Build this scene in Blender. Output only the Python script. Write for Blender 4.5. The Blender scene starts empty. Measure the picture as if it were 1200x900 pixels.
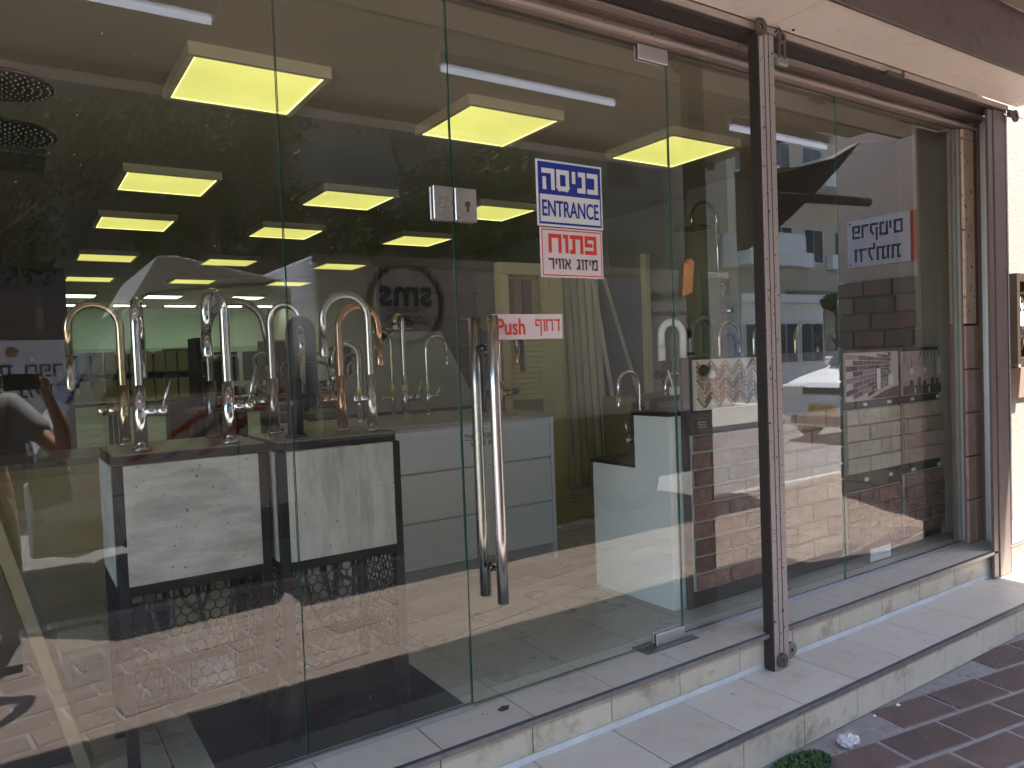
import bpy, bmesh, math, random
from mathutils import Vector, Matrix
random.seed(7)
SC = bpy.context.scene
COL = SC.collection
PI = math.pi
R = math.radians

# ---------------------------------------------------------------- camera
cam_d = bpy.data.cameras.new('camera')
cam = bpy.data.objects.new('camera', cam_d)
COL.objects.link(cam)
yaw, pitch, roll = R(33.64876502), R(-1.98375218), R(-2.17518041)
fwd = Vector((math.sin(yaw)*math.cos(pitch), math.cos(yaw)*math.cos(pitch), math.sin(pitch)))
rt = fwd.cross(Vector((0, 0, 1))).normalized()
up = rt.cross(fwd)
rr = math.cos(roll)*rt + math.sin(roll)*up
uu = -math.sin(roll)*rt + math.cos(roll)*up
M = Matrix((rr, uu, -fwd)).transposed().to_4x4()
M.translation = (0, -2.23, 1.52)
cam.matrix_world = M
cam_d.sensor_width = 36
cam_d.lens = 882.67/1200*36
cam_d.clip_start = 0.05
cam_d.clip_end = 500
SC.camera = cam

# ---------------------------------------------------------------- world, sun, exposure
SUN = Vector((0.20, -0.37, 1.0)).normalized()      # direction towards the sun
el = math.asin(SUN.z)
world = bpy.data.worlds.new('World')
SC.world = world
world.use_nodes = True
nt = world.node_tree
nt.nodes.clear()
sky = nt.nodes.new('ShaderNodeTexSky')
sky.sky_type = 'NISHITA'
sky.sun_disc = False
sky.sun_elevation = el
sky.sun_rotation = math.atan2(SUN.x, SUN.y)
bg = nt.nodes.new('ShaderNodeBackground')
bg.inputs[1].default_value = 0.15
wo = nt.nodes.new('ShaderNodeOutputWorld')
nt.links.new(sky.outputs[0], bg.inputs[0])
nt.links.new(bg.outputs[0], wo.inputs[0])
sl = bpy.data.lights.new('sun', 'SUN')
sl.energy = 4.3
sl.angle = R(0.55)
sl.color = (1.0, 0.95, 0.87)
so = bpy.data.objects.new('sun', sl)
COL.objects.link(so)
so.rotation_euler = SUN.to_track_quat('Z', 'Y').to_euler()
so.location = (3, -8, 12)
SC.view_settings.view_transform = 'Standard'
SC.view_settings.look = 'None'
SC.view_settings.exposure = 3.05
SC.view_settings.gamma = 1.0
SC.render.engine = 'CYCLES'
cy = SC.cycles
cy.use_denoising = True
cy.max_bounces = 10
cy.diffuse_bounces = 4
cy.glossy_bounces = 5
cy.transmission_bounces = 4
cy.transparent_max_bounces = 24
cy.caustics_reflective = False
cy.caustics_refractive = False
cy.sample_clamp_indirect = 6

# ---------------------------------------------------------------- materials
MATS = {}
def mat(name, col, rough=0.55, metal=0.0, var=0.12, scale=6.0, bump=0.0, bscale=40.0, rnd=0.0,
        spots=None, spot_scale=3.0, spot_amt=0.5, stretch=(1, 1, 1), emit=None, spec=None, coat=0.0, chips=None):
    if name in MATS: return MATS[name]
    m = bpy.data.materials.new(name)
    m.use_nodes = True
    n = m.node_tree
    p = n.nodes['Principled BSDF']
    L = n.links.new
    geo = n.nodes.new('ShaderNodeNewGeometry')
    vm = n.nodes.new('ShaderNodeVectorMath'); vm.operation = 'MULTIPLY'
    vm.inputs[1].default_value = stretch
    L(geo.outputs['Position'], vm.inputs[0])
    no = n.nodes.new('ShaderNodeTexNoise')
    no.inputs['Scale'].default_value = scale
    no.inputs['Detail'].default_value = 8
    no.inputs['Roughness'].default_value = 0.62
    L(vm.outputs[0], no.inputs['Vector'])
    mr = n.nodes.new('ShaderNodeMapRange')
    mr.inputs[1].default_value = 0.25; mr.inputs[2].default_value = 0.75
    mr.inputs[3].default_value = 1-var; mr.inputs[4].default_value = 1+var
    L(no.outputs[0], mr.inputs[0])
    hs = n.nodes.new('ShaderNodeHueSaturation')
    hs.inputs['Color'].default_value = (*col, 1)
    if rnd:
        oi = n.nodes.new('ShaderNodeObjectInfo')
        m2 = n.nodes.new('ShaderNodeMapRange')
        m2.inputs[3].default_value = 1-rnd; m2.inputs[4].default_value = 1+rnd
        L(oi.outputs['Random'], m2.inputs[0])
        mm = n.nodes.new('ShaderNodeMath'); mm.operation = 'MULTIPLY'
        L(mr.outputs[0], mm.inputs[0]); L(m2.outputs[0], mm.inputs[1])
        L(mm.outputs[0], hs.inputs['Value'])
    else:
        L(mr.outputs[0], hs.inputs['Value'])
    last = hs.outputs[0]
    if spots:
        n2 = n.nodes.new('ShaderNodeTexNoise')
        n2.inputs['Scale'].default_value = spot_scale
        n2.inputs['Detail'].default_value = 10
        n2.inputs['Roughness'].default_value = 0.7
        L(vm.outputs[0], n2.inputs['Vector'])
        r2 = n.nodes.new('ShaderNodeMapRange')
        r2.inputs[1].default_value = 0.52; r2.inputs[2].default_value = 0.68
        r2.inputs[3].default_value = 0; r2.inputs[4].default_value = spot_amt
        L(n2.outputs[0], r2.inputs[0])
        mx = n.nodes.new('ShaderNodeMixRGB')
        mx.inputs[2].default_value = (*spots, 1)
        L(r2.outputs[0], mx.inputs[0]); L(last, mx.inputs[1])
        last = mx.outputs[0]
    if chips:
        n5 = n.nodes.new('ShaderNodeTexNoise')
        n5.inputs['Scale'].default_value = chips[1]; n5.inputs['Detail'].default_value = 3
        n5.inputs['Roughness'].default_value = 0.6
        L(geo.outputs['Position'], n5.inputs['Vector'])
        r5 = n.nodes.new('ShaderNodeMapRange')
        r5.inputs[1].default_value = chips[2]-.03; r5.inputs[2].default_value = chips[2]
        L(n5.outputs[0], r5.inputs[0])
        m5 = n.nodes.new('ShaderNodeMixRGB'); m5.inputs[2].default_value = (*chips[0], 1)
        L(r5.outputs[0], m5.inputs[0]); L(last, m5.inputs[1]); last = m5.outputs[0]
    L(last, p.inputs['Base Color'])
    p.inputs['Metallic'].default_value = metal
    if metal < .5 or rough > .2:
        r3 = n.nodes.new('ShaderNodeMapRange')
        r3.inputs[3].default_value = max(0.02, rough-0.12); r3.inputs[4].default_value = min(1, rough+0.12)
        L(no.outputs[0], r3.inputs[0]); L(r3.outputs[0], p.inputs['Roughness'])
    else:
        p.inputs['Roughness'].default_value = rough
    if spec is not None: p.inputs['Specular IOR Level'].default_value = spec
    if coat: p.inputs['Coat Weight'].default_value = coat
    if bump:
        n4 = n.nodes.new('ShaderNodeTexNoise')
        n4.inputs['Scale'].default_value = bscale; n4.inputs['Detail'].default_value = 6
        L(vm.outputs[0], n4.inputs['Vector'])
        b = n.nodes.new('ShaderNodeBump')
        b.inputs['Strength'].default_value = bump
        b.inputs['Distance'].default_value = 0.01
        L(n4.outputs[0], b.inputs['Height']); L(b.outputs[0], p.inputs['Normal'])
    if emit:
        p.inputs['Emission Color'].default_value = (*emit[0], 1)
        me_ = n.nodes.new('ShaderNodeMapRange')
        me_.inputs[1].default_value = .3; me_.inputs[2].default_value = .7
        me_.inputs[3].default_value = emit[1]*.90; me_.inputs[4].default_value = emit[1]*1.08
        ne_ = n.nodes.new('ShaderNodeTexNoise'); ne_.inputs['Scale'].default_value = 2.2
        L(geo.outputs['Position'], ne_.inputs['Vector']); L(ne_.outputs[0], me_.inputs[0])
        L(me_.outputs[0], p.inputs['Emission Strength'])
    MATS[name] = m
    return m

def glass_mats():
    m = bpy.data.materials.new('shop_glass_outer'); m.use_nodes = True
    n = m.node_tree; n.nodes.clear(); L = n.links.new
    out = n.nodes.new('ShaderNodeOutputMaterial')
    geo = n.nodes.new('ShaderNodeNewGeometry')
    dot = n.nodes.new('ShaderNodeVectorMath'); dot.operation = 'DOT_PRODUCT'
    L(geo.outputs['Incoming'], dot.inputs[0]); L(geo.outputs['Normal'], dot.inputs[1])
    def mth(op, a, b=None):
        q = n.nodes.new('ShaderNodeMath'); q.operation = op
        for i, v in enumerate((a, b)):
            if v is None: continue
            if isinstance(v, (int, float)): q.inputs[i].default_value = v
            else: L(v, q.inputs[i])
        return q.outputs[0]
    c = mth('ABSOLUTE', dot.outputs['Value'])
    s = mth('POWER', mth('SUBTRACT', 1.0, c), 5.0)
    r = mth('ADD', mth('MULTIPLY', s, 0.955), 0.045)       # one face
    f = mth('DIVIDE', mth('MULTIPLY', r, 2.0), mth('ADD', r, 1.0))   # both faces of the pane
    f = mth('MULTIPLY', f, 0.92)
    tr = n.nodes.new('ShaderNodeBsdfTransparent'); tr.inputs[0].default_value = (0.95, 0.965, 0.945, 1)
    gl = n.nodes.new('ShaderNodeBsdfGlossy'); gl.inputs['Roughness'].default_value = 0.0
    gl.inputs[0].default_value = (1, 1, 1, 1)
    bn = n.nodes.new('ShaderNodeTexNoise'); bn.inputs['Scale'].default_value = 1.6; bn.inputs['Detail'].default_value = 1
    L(geo.outputs['Position'], bn.inputs['Vector'])
    bp = n.nodes.new('ShaderNodeBump'); bp.inputs['Strength'].default_value = 0.008; bp.inputs['Distance'].default_value = 0.006
    L(bn.outputs[0], bp.inputs['Height']); L(bp.outputs[0], gl.inputs['Normal'])
    mx = n.nodes.new('ShaderNodeMixShader')
    L(f, mx.inputs[0]); L(tr.outputs[0], mx.inputs[1]); L(gl.outputs[0], mx.inputs[2])
    # dust film and wiping streaks
    df = n.nodes.new('ShaderNodeBsdfDiffuse'); df.inputs[0].default_value = (0.7, 0.68, 0.62, 1)
    vm = n.nodes.new('ShaderNodeVectorMath'); vm.operation = 'MULTIPLY'; vm.inputs[1].default_value = (7, 7, 1.2)
    L(geo.outputs['Position'], vm.inputs[0])
    n1 = n.nodes.new('ShaderNodeTexNoise'); n1.inputs['Scale'].default_value = 1.4; n1.inputs['Detail'].default_value = 9
    n1.inputs['Roughness'].default_value = 0.72
    L(vm.outputs[0], n1.inputs['Vector'])
    r1 = n.nodes.new('ShaderNodeMapRange'); r1.inputs[1].default_value = .35; r1.inputs[2].default_value = .8
    r1.inputs[3].default_value = 0.003; r1.inputs[4].default_value = 0.030
    L(n1.outputs[0], r1.inputs[0])
    vo = n.nodes.new('ShaderNodeTexVoronoi'); vo.inputs['Scale'].default_value = 16
    L(geo.outputs['Position'], vo.inputs['Vector'])
    sp = n.nodes.new('ShaderNodeMapRange'); sp.inputs[1].default_value = 0.055; sp.inputs[2].default_value = 0.03
    sp.inputs[3].default_value = 0; sp.inputs[4].default_value = 0.3
    L(vo.outputs['Distance'], sp.inputs[0])
    dust = mth('ADD', r1.outputs[0], sp.outputs[0])
    m2 = n.nodes.new('ShaderNodeMixShader')
    L(dust, m2.inputs[0]); L(mx.outputs[0], m2.inputs[1]); L(df.outputs[0], m2.inputs[2])
    L(m2.outputs[0], out.inputs[0])
    m3 = bpy.data.materials.new('shop_glass_inner'); m3.use_nodes = True
    n = m3.node_tree; n.nodes.clear()
    out = n.nodes.new('ShaderNodeOutputMaterial'); tr = n.nodes.new('ShaderNodeBsdfTransparent')
    tr.inputs[0].default_value = (0.97, 0.985, 0.975, 1)
    n.links.new(tr.outputs[0], out.inputs[0])
    m4 = mat('glass_edge', (0.03, 0.11, 0.085), 0.15, var=0.3, scale=3)
    return [m, m3, m4]
GLASS = glass_mats()

chrome = mat('chrome', (0.66, 0.67, 0.69), 0.07, 1.0, var=0.03)
steel = mat('brushed_steel', (0.50, 0.48, 0.46), 0.24, 1.0, var=0.06, scale=30, stretch=(1, 1, .1))
darksteel = mat('gunmetal', (0.20, 0.19, 0.18), 0.22, 1.0, var=0.06)
brassm = mat('champagne_brass', (0.56, 0.46, 0.29), 0.16, 1.0, var=0.05)
copper = mat('copper', (0.58, 0.35, 0.23), 0.18, 1.0, var=0.06)
blackm = mat('black_metal', (0.008, 0.008, 0.011), 0.5, 0.0, var=0.2, spec=0.22)
navy = mat('navy_enamel', (0.01, 0.018, 0.06), 0.35, var=0.15)
white_en = mat('white_enamel', (0.72, 0.74, 0.72), 0.25, var=0.03)
whitepaint = mat('white_lacquer', (0.82, 0.88, 0.93), 0.35, var=0.04, scale=2)
silver = mat('anodised_aluminium', (0.55, 0.55, 0.57), 0.35, 0.9, var=0.08, scale=20)
rail_grey = mat('grey_rail', (0.09, 0.09, 0.105), 0.4, 0.4, var=0.2, scale=15)

# ---------------------------------------------------------------- geometry helpers
class B:
    def __init__(s): s.v = []; s.f = []; s.mi = []; s.sm = []
    def add(s, vs, fs, mi=0, smooth=False):
        o = len(s.v); s.v += [tuple(v) for v in vs]
        for f in fs: s.f.append([i+o for i in f]); s.mi.append(mi); s.sm.append(smooth)
        return s
    def box(s, x0, x1, y0, y1, z0, z1, mi=0, bev=0.0):
        if bev <= 0:
            v = [(x, y, z) for z in (z0, z1) for y in (y0, y1) for x in (x0, x1)]
            f = [(0, 2, 3, 1), (4, 5, 7, 6), (0, 1, 5, 4), (2, 6, 7, 3), (0, 4, 6, 2), (1, 3, 7, 5)]
            return s.add(v, f, mi)
        bm = bmesh.new()
        bmesh.ops.create_cube(bm, size=1)
        for q in bm.verts:
            q.co = Vector(((x0+x1)/2+q.co.x*(x1-x0), (y0+y1)/2+q.co.y*(y1-y0), (z0+z1)/2+q.co.z*(z1-z0)))
        bmesh.ops.bevel(bm, geom=list(bm.edges), offset=bev, segments=1, affect='EDGES')
        bm.verts.index_update()
        s.add([q.co for q in bm.verts], [[q.index for q in f.verts] for f in bm.faces], mi)
        bm.free(); return s
    def obox(s, c, ax, ay, az, hx, hy, hz, mi=0):
        c, ax, ay, az = (Vector(q) for q in (c, ax, ay, az))
        v = [c+ax*(hx*i)+ay*(hy*j)+az*(hz*k) for k in (-1, 1) for j in (-1, 1) for i in (-1, 1)]
        return s.add(v, [(0, 2, 3, 1), (4, 5, 7, 6), (0, 1, 5, 4), (2, 6, 7, 3), (0, 4, 6, 2), (1, 3, 7, 5)], mi)
    def bar(s, a, b, w, h=None, upv=(0, 0, 1), mi=0):
        a, b = Vector(a), Vector(b); h = w if h is None else h
        d = (b-a); ln = d.length; d.normalize()
        u = Vector(upv)
        if abs(d.dot(u)) > .98: u = Vector((0, 1, 0))
        sd = d.cross(u).normalized(); u = sd.cross(d)
        return s.obox((a+b)/2, d, sd, u, ln/2, w/2, h/2, mi)
    def tube(s, pts, r, n=10, mi=0, caps=True, smooth=True):
        pts = [Vector(p) for p in pts]
        rs = r if isinstance(r, (list, tuple)) else [r]*len(pts)
        base = len(s.v); ref = None
        for i, p in enumerate(pts):
            d = (pts[min(i+1, len(pts)-1)]-pts[max(i-1, 0)]).normalized()
            if ref is None:
                ref = Vector((0, 0, 1)) if abs(d.z) < .9 else Vector((0, 1, 0))
                ref = (ref-d*ref.dot(d)).normalized()
            else:
                ref = ref-d*ref.dot(d)
                ref = ref.normalized() if ref.length > 1e-6 else d.orthogonal().normalized()
            sd = d.cross(ref)
            for k in range(n):
                a = 2*PI*k/n
                s.v.append(tuple(p+ref*(rs[i]*math.cos(a))+sd*(rs[i]*math.sin(a))))
        for i in range(len(pts)-1):
            for k in range(n):
                a = base+i*n+k; b2 = base+i*n+(k+1) % n
                s.f.append([a, b2, b2+n, a+n]); s.mi.append(mi); s.sm.append(smooth)
        if caps:
            s.f.append([base+k for k in range(n)][::-1]); s.mi.append(mi); s.sm.append(False)
            e = base+(len(pts)-1)*n
            s.f.append([e+k for k in range(n)]); s.mi.append(mi); s.sm.append(False)
        return s
    def lathe(s, c, prof, n=16, axis='z', mi=0, smooth=True):
        c = Vector(c); base = len(s.v)
        for (r_, h) in prof:
            for k in range(n):
                a = 2*PI*k/n
                p = {'z': (r_*math.cos(a), r_*math.sin(a), h), 'y': (r_*math.cos(a), h, r_*math.sin(a)), 'x': (h, r_*math.cos(a), r_*math.sin(a))}[axis]
                s.v.append(tuple(c+Vector(p)))
        for i in range(len(prof)-1):
            for k in range(n):
                a = base+i*n+k; b2 = base+i*n+(k+1) % n
                s.f.append([a, b2, b2+n, a+n]); s.mi.append(mi); s.sm.append(smooth)
        s.f.append([base+k for k in range(n)][::-1]); s.mi.append(mi); s.sm.append(False)
        e = base+(len(prof)-1)*n
        s.f.append([e+k for k in range(n)]); s.mi.append(mi); s.sm.append(False)
        return s
    def prism(s, poly, a0, a1, axis='y', mi=0):
        # poly: 2-d outline; axis y -> (x, z), axis x -> (y, z), axis z -> (x, y)
        n = len(poly)
        def P(p, t):
            return {'y': (p[0], t, p[1]), 'x': (t, p[0], p[1]), 'z': (p[0], p[1], t)}[axis]
        v = [P(p, a0) for p in poly]+[P(p, a1) for p in poly]
        f = [list(range(n))[::-1], [n+i for i in range(n)]]+[[i, (i+1) % n, n+(i+1) % n, n+i] for i in range(n)]
        return s.add(v, f, mi)
    def mesh(s, name, mats, off=(0, 0, 0)):
        me = bpy.data.meshes.new(name)
        ox, oy, oz = off
        me.from_pydata([(x-ox, y-oy, z-oz) for x, y, z in s.v], [], s.f)
        for m in (mats if isinstance(mats, (list, tuple)) else [mats]): me.materials.append(m)
        me.polygons.foreach_set('material_index', s.mi)
        me.polygons.foreach_set('use_smooth', s.sm)
        bm = bmesh.new(); bm.from_mesh(me)
        bmesh.ops.recalc_face_normals(bm, faces=bm.faces)
        bm.to_mesh(me); bm.free(); me.update()
        return me

def rootloc(o):
    v = Vector((0, 0, 0))
    while o is not None: v += o.location; o = o.parent
    return v
def obj(name, b, mats, parent=None, loc=None, kind=None):
    """one mesh object; b is in world coordinates, or local to `loc` when that is given"""
    if isinstance(b, bpy.types.Mesh): me = b
    else: me = b.mesh(name, mats, rootloc(parent) if (parent is not None and loc is None) else (0, 0, 0))
    o = bpy.data.objects.new(name, me); COL.objects.link(o)
    if parent is not None: o.parent = parent
    if loc is not None: o.location = loc
    if kind: o['kind'] = kind
    return o
def thing(name, label, cat, loc=(0, 0, 0), group=None, rz=0):
    o = bpy.data.objects.new(name, None); COL.objects.link(o)
    o.empty_display_size = 0.05
    o.location = loc; o.rotation_euler = (0, 0, rz)
    o['label'] = label; o['category'] = cat
    if group: o['group'] = group
    return o
def tag(o, label, cat, group=None):
    o['label'] = label; o['category'] = cat
    if group: o['group'] = group
    return o
def struct(name, b, mats, parent=None):
    o = obj(name, b, mats, parent); 
    if parent is None: o['kind'] = 'structure'
    return o

def text(body, cx, cy_, cz, w, h, m, parent, face='-y', rtl=False, bold=0.0, name='lettering', depth=0.0012, keep=False, shear=0):
    """flat lettering fitted to a w x h box centred at a point; face says which way it is read from"""
    if rtl: body = body[::-1]
    cu = bpy.data.curves.new('t', 'FONT'); cu.body = body
    cu.align_x = 'CENTER'; cu.resolution_u = 3; cu.extrude = 0.0; cu.shear = shear
    to = bpy.data.objects.new('t', cu); COL.objects.link(to)
    dg = bpy.context.evaluated_depsgraph_get()
    me = bpy.data.meshes.new_from_object(to.evaluated_get(dg))
    bpy.data.objects.remove(to); bpy.data.curves.remove(cu)
    if not me.vertices: return None
    xs = [v.co.x for v in me.vertices]; ys = [v.co.y for v in me.vertices]
    sx = w/(max(xs)-min(xs)); sy = h/(max(ys)-min(ys))
    if keep: sx = sy = min(sx, sy)
    mx_, my_ = (max(xs)+min(xs))/2, (max(ys)+min(ys))/2
    X = {'-y': Vector((1, 0, 0)), '+y': Vector((-1, 0, 0)), '-x': Vector((0, -1, 0)), '+x': Vector((0, 1, 0))}[face]
    N = {'-y': Vector((0, -1, 0)), '+y': Vector((0, 1, 0)), '-x': Vector((-1, 0, 0)), '+x': Vector((1, 0, 0))}[face]
    off = rootloc(parent) if parent is not None else Vector((0, 0, 0))
    c = Vector((cx, cy_, cz))+N*depth-off
    for v in me.vertices:
        v.co = c+X*((v.co.x-mx_)*sx)+Vector((0, 0, 1))*((v.co.y-my_)*sy)
    if bold:
        bv = [v.co.copy() for v in me.vertices]; bf = [list(p.vertices) for p in me.polygons]
        nv_, nf_ = [], []
        r_ = bold*0.5*(sx+sy)
        for k in range(9):
            a = 2*PI*k/8; q = 0 if k == 8 else r_
            dv = X*(q*math.cos(a))+Vector((0, 0, q*math.sin(a)))+N*(k*0.00004)
            o_ = len(nv_); nv_ += [p+dv for p in bv]; nf_ += [[i+o_ for i in f] for f in bf]
        me = bpy.data.meshes.new(name); me.from_pydata(nv_, [], nf_)
    me.materials.clear(); me.materials.append(m); me.name = name
    o = bpy.data.objects.new(name, me); COL.objects.link(o); o.parent = parent
    return o

# Hebrew block letters as strokes: (width, [polyline, ...]) in a cell one unit high
HEB = {
 'ה': (.80, [[(0, 1), (.8, 1), (.8, 0)], [(.06, .50), (.06, 0)]]), 'כ': (.68, [[(0, 1), (.68, 1), (.68, 0), (0, 0)]]),
 'נ': (.42, [[(.1, 1), (.42, 1), (.42, 0), (0, 0)]]), 'י': (.10, [[(.1, 1), (.1, .52)]]), 'ס': (.80, [[(0, 1), (.8, 1), (.8, .1), (.7, 0), (.1, 0), (0, .1), (0, 1)]]),
 'פ': (.74, [[(.38, .5), (0, .5), (0, 1), (.74, 1), (.74, 0), (0, 0)]]), 'ת': (.84, [[(0, 1), (.84, 1), (.84, 0)], [(.2, 1), (.2, 0), (0, 0)]]),
 'ו': (.16, [[(0, 1), (.16, 1), (.16, 0)]]), 'ח': (.78, [[(0, 0), (0, 1), (.78, 1), (.78, 0)]]), 'מ': (.78, [[(.0, 1), (.14, .66), (0, 0)], [(.14, .66), (.4, 1), (.78, 1), (.78, 0), (.38, 0)]]),
 'ז': (.34, [[(0, 1), (.34, 1)], [(.17, 1), (.17, 0)]]), 'ג': (.42, [[(.1, 1), (.36, 1), (.36, .5), (.42, 0)], [(.36, .36), (0, 0)]]),
 'א': (.76, [[(0, 1), (.76, 0)], [(.72, 1), (.70, .72), (.46, .42)], [(.26, .66), (.03, .35), (0, 0)]]), 'ר': (.64, [[(0, 1), (.64, 1), (.64, 0)]]),
 'ד': (.74, [[(0, 1), (.74, 1)], [(.60, 1), (.60, 0)]]), 'ף': (.70, [[(.36, .52), (0, .52), (0, 1), (.7, 1), (.7, -.4)]]), 'ב': (.76, [[(0, 1), (.62, 1), (.62, 0)], [(0, 0), (.76, 0)]]),
 'ק': (.74, [[(0, 1), (.74, 1), (.74, .5), (.5, .15)], [(.06, .62), (.06, -.4)]]), 'ט': (.76, [[(0, 1), (0, 0), (.76, 0), (.76, 1), (.42, 1)]]),
 'ל': (.62, [[(0, 1.38), (0, 1), (.62, 1), (.62, .55), (.3, 0)]]), 'ש': (.90, [[(0, 1), (.1, 0), (.8, 0), (.9, 1)], [(.45, 1), (.42, .45), (.1, .2)]]),
 'ם': (.78, [[(0, 1), (.78, 1), (.78, 0), (0, 0), (0, 1)]]), "'": (.08, [[(.06, 1), (0, .72)]]), ' ': (.35, [])}
def heb(body, cx, cy_, cz, w, h, m, parent, face='-y', t=.2, name='lettering', depth=0.0012, gap=.3):
    X = {'-y': Vector((1, 0, 0)), '+y': Vector((-1, 0, 0)), '-x': Vector((0, -1, 0))}[face]
    N = {'-y': Vector((0, -1, 0)), '+y': Vector((0, 1, 0)), '-x': Vector((-1, 0, 0))}[face]
    seq = body[::-1]; x = 0; pl_ = []
    for ch in seq:
        wd_, ls_ = HEB[ch]
        pl_ += [[(x+p[0], p[1]) for p in l] for l in ls_]
        x += wd_+gap+t*.6
    tot = x-gap-t*.6
    sx = (w-t*h*.8)/tot; sy = h*(1-t)
    b = B(); n_ = 0
    for l in pl_:
        q = [Vector((cx, cy_, cz))+X*((p[0]-tot/2)*sx)+Vector((0, 0, 1))*((p[1]-.5)*sy) for p in l]
        for a, c in zip(q[:-1], q[1:]):
            n_ += 1
            d = (c-a).normalized(); vert = abs(d.z) > .8
            tt = t*h*(.92 if vert else 1.0)
            e = d*(tt*.5)
            off_ = N*(depth+(n_ % 9)*.00006)
            b.obox((a+c)/2+off_, d, N, d.cross(N), (c-a).length/2+tt*.48, .00012, tt/2)
    return obj(name, b, m, parent)

# ================================================================ SETTING
paver_m = mat('brown_paver', (0.092, 0.060, 0.053), 0.7, var=0.32, scale=9, bump=0.35, bscale=70, rnd=0.16, spots=(0.06, 0.045, 0.045), spot_scale=4)
mortar_m = mat('paver_mortar', (0.21, 0.19, 0.19), 0.9, var=0.2, scale=25, bump=0.5)
asphalt_m = mat('asphalt', (0.16, 0.155, 0.15), 0.9, var=0.25, scale=30, bump=0.6, bscale=150, spots=(0.09, 0.085, 0.08), spot_scale=1.2)
kerb_m = mat('kerb_stone', (0.36, 0.35, 0.33), 0.8, var=0.2, scale=12, bump=0.3)
struct('pavement', B().box(-40, 60, -3.1, 0.2, -0.3, -0.005), mortar_m)
struct('road', B().box(-60, 80, -8.0, -3.25, -0.5, -0.12), asphalt_m)
kb = struct('kerb', B().box(-40, 60, -3.25, -3.1, -0.4, -0.02), kerb_m)
struct('far_pavement', B().box(-60, 80, -60, -8.0, -0.3, 0.0), mat('grey_paving', (0.30, 0.28, 0.25), 0.85, var=0.2, scale=5, bump=0.3))
struct('ground', B().box(-200, 220, -220, 200, -1.0, -0.55), mat('packed_earth', (0.22, 0.19, 0.15), 0.9))

# pavers: rows turned by nine degrees to the facade, the nearest as single pieces
pav = bpy.data.objects['pavement']
PA = R(-9.5); PW, PD, JO = 0.335, 0.178, 0.014
sunlit_paver_m = mat('sunlit_tan_paver', (0.15, 0.112, 0.09), 0.75, var=0.18, scale=9, bump=0.35, bscale=70, rnd=0.14, spots=(0.15, 0.11, 0.09), spot_scale=4)  # lighter paver copy: the sunlit strip's brightness is put into the colour
pm = B().box(-(PW-JO)/2, (PW-JO)/2, -(PD-JO)/2, (PD-JO)/2, -0.05, 0.0, bev=0.005).mesh('paver', [paver_m])
pm2 = B().box(-(PW-JO)/2, (PW-JO)/2, -(PD-JO)/2, (PD-JO)/2, -0.05, 0.0, bev=0.005).mesh('paver', [sunlit_paver_m])
cells = []
for j in range(-22, 40):
    for i in range(-30, 40):
        u = (i+0.5*(j % 2))*PW; v = j*PD
        x = 1.0+u*math.cos(PA)-v*math.sin(PA); y = -0.59+u*math.sin(PA)+v*math.cos(PA)
        if -0.53 > y > -3.02 and -1.6 < x < 9:
            d = math.hypot(x-1.5, y+1.4)
            if y > -1.2 and x > 1.4: d *= 0.4
            cells.append((d, x, y))
        elif -0.65 < y <= -0.53 and 1.6 < x < 6: pass
cells.sort()
for k, (d, x, y) in enumerate(cells[:295]):
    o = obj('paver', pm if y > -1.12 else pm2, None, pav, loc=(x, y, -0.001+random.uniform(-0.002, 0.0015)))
    o.rotation_euler = (random.uniform(-.006, .006), random.uniform(-.006, .006), PA+random.uniform(-.01, .01))
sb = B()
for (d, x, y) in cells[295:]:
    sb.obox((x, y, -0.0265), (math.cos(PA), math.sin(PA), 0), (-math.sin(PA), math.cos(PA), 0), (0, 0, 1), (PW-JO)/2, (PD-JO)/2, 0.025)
obj('distant_pavers', sb, sunlit_paver_m, pav, kind='stuff')

# steps
tile_m = mat('cream_tile', (0.50, 0.455, 0.39), 0.42, var=0.10, scale=5, bump=0.05, bscale=30, rnd=0.05, spots=(0.34, 0.29, 0.235), spot_scale=5, spot_amt=0.6, chips=((.14, .11, .09), 30, .73))
riser_m = mat('cream_riser_tile', (0.46, 0.42, 0.34), 0.5, var=0.14, scale=6, bump=0.08, rnd=0.06, spots=(0.22, 0.165, 0.105), spot_scale=7, spot_amt=0.8)
grout_m = mat('dark_grout', (0.07, 0.065, 0.06), 0.9, var=0.2)
wash_m = mat('cement_skirting', (0.55, 0.56, 0.56), 0.8, var=0.15, scale=14, bump=0.2)
st = struct('steps', B().box(-2.2, 6.4, -0.455, 0.0, -0.2, 0.148).box(-2.2, 6.4, -0.155, -0.004, 0.148, 0.306), grout_m)
TW = 0.35; X0 = 1.052
tr2 = B().box(0.0022, TW-0.0022, -0.473, -0.162, 0.146, 0.160, bev=0.0015).mesh('tile', [tile_m])
rs2 = B().box(0.0022, TW-0.0022, -0.470, -0.456, 0.0, 0.142, bev=0.0015).mesh('tile', [riser_m])
tr1 = B().box(0.0022, TW-0.0022, -0.188, 0.098, 0.306, 0.320, bev=0.0015).mesh('tile', [tile_m])
rs1 = B().box(0.0022, TW-0.0022, -0.170, -0.156, 0.186, 0.302, bev=0.0015).mesh('tile', [riser_m])
for k in range(-9, 15):
    x = X0+TW*k
    for me_ in (tr2, rs2, tr1, rs1):
        dx = 0 if me_ is not rs1 else (0.0 if k < 6 else 0.0)
        obj('tile', me_, None, st, loc=(x+dx, 0, random.uniform(-.0006, .0006)))
obj('skirting', B().box(-2.1, 6.3, -0.168, -0.156, 0.1605, 0.184), wash_m, st)
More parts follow.
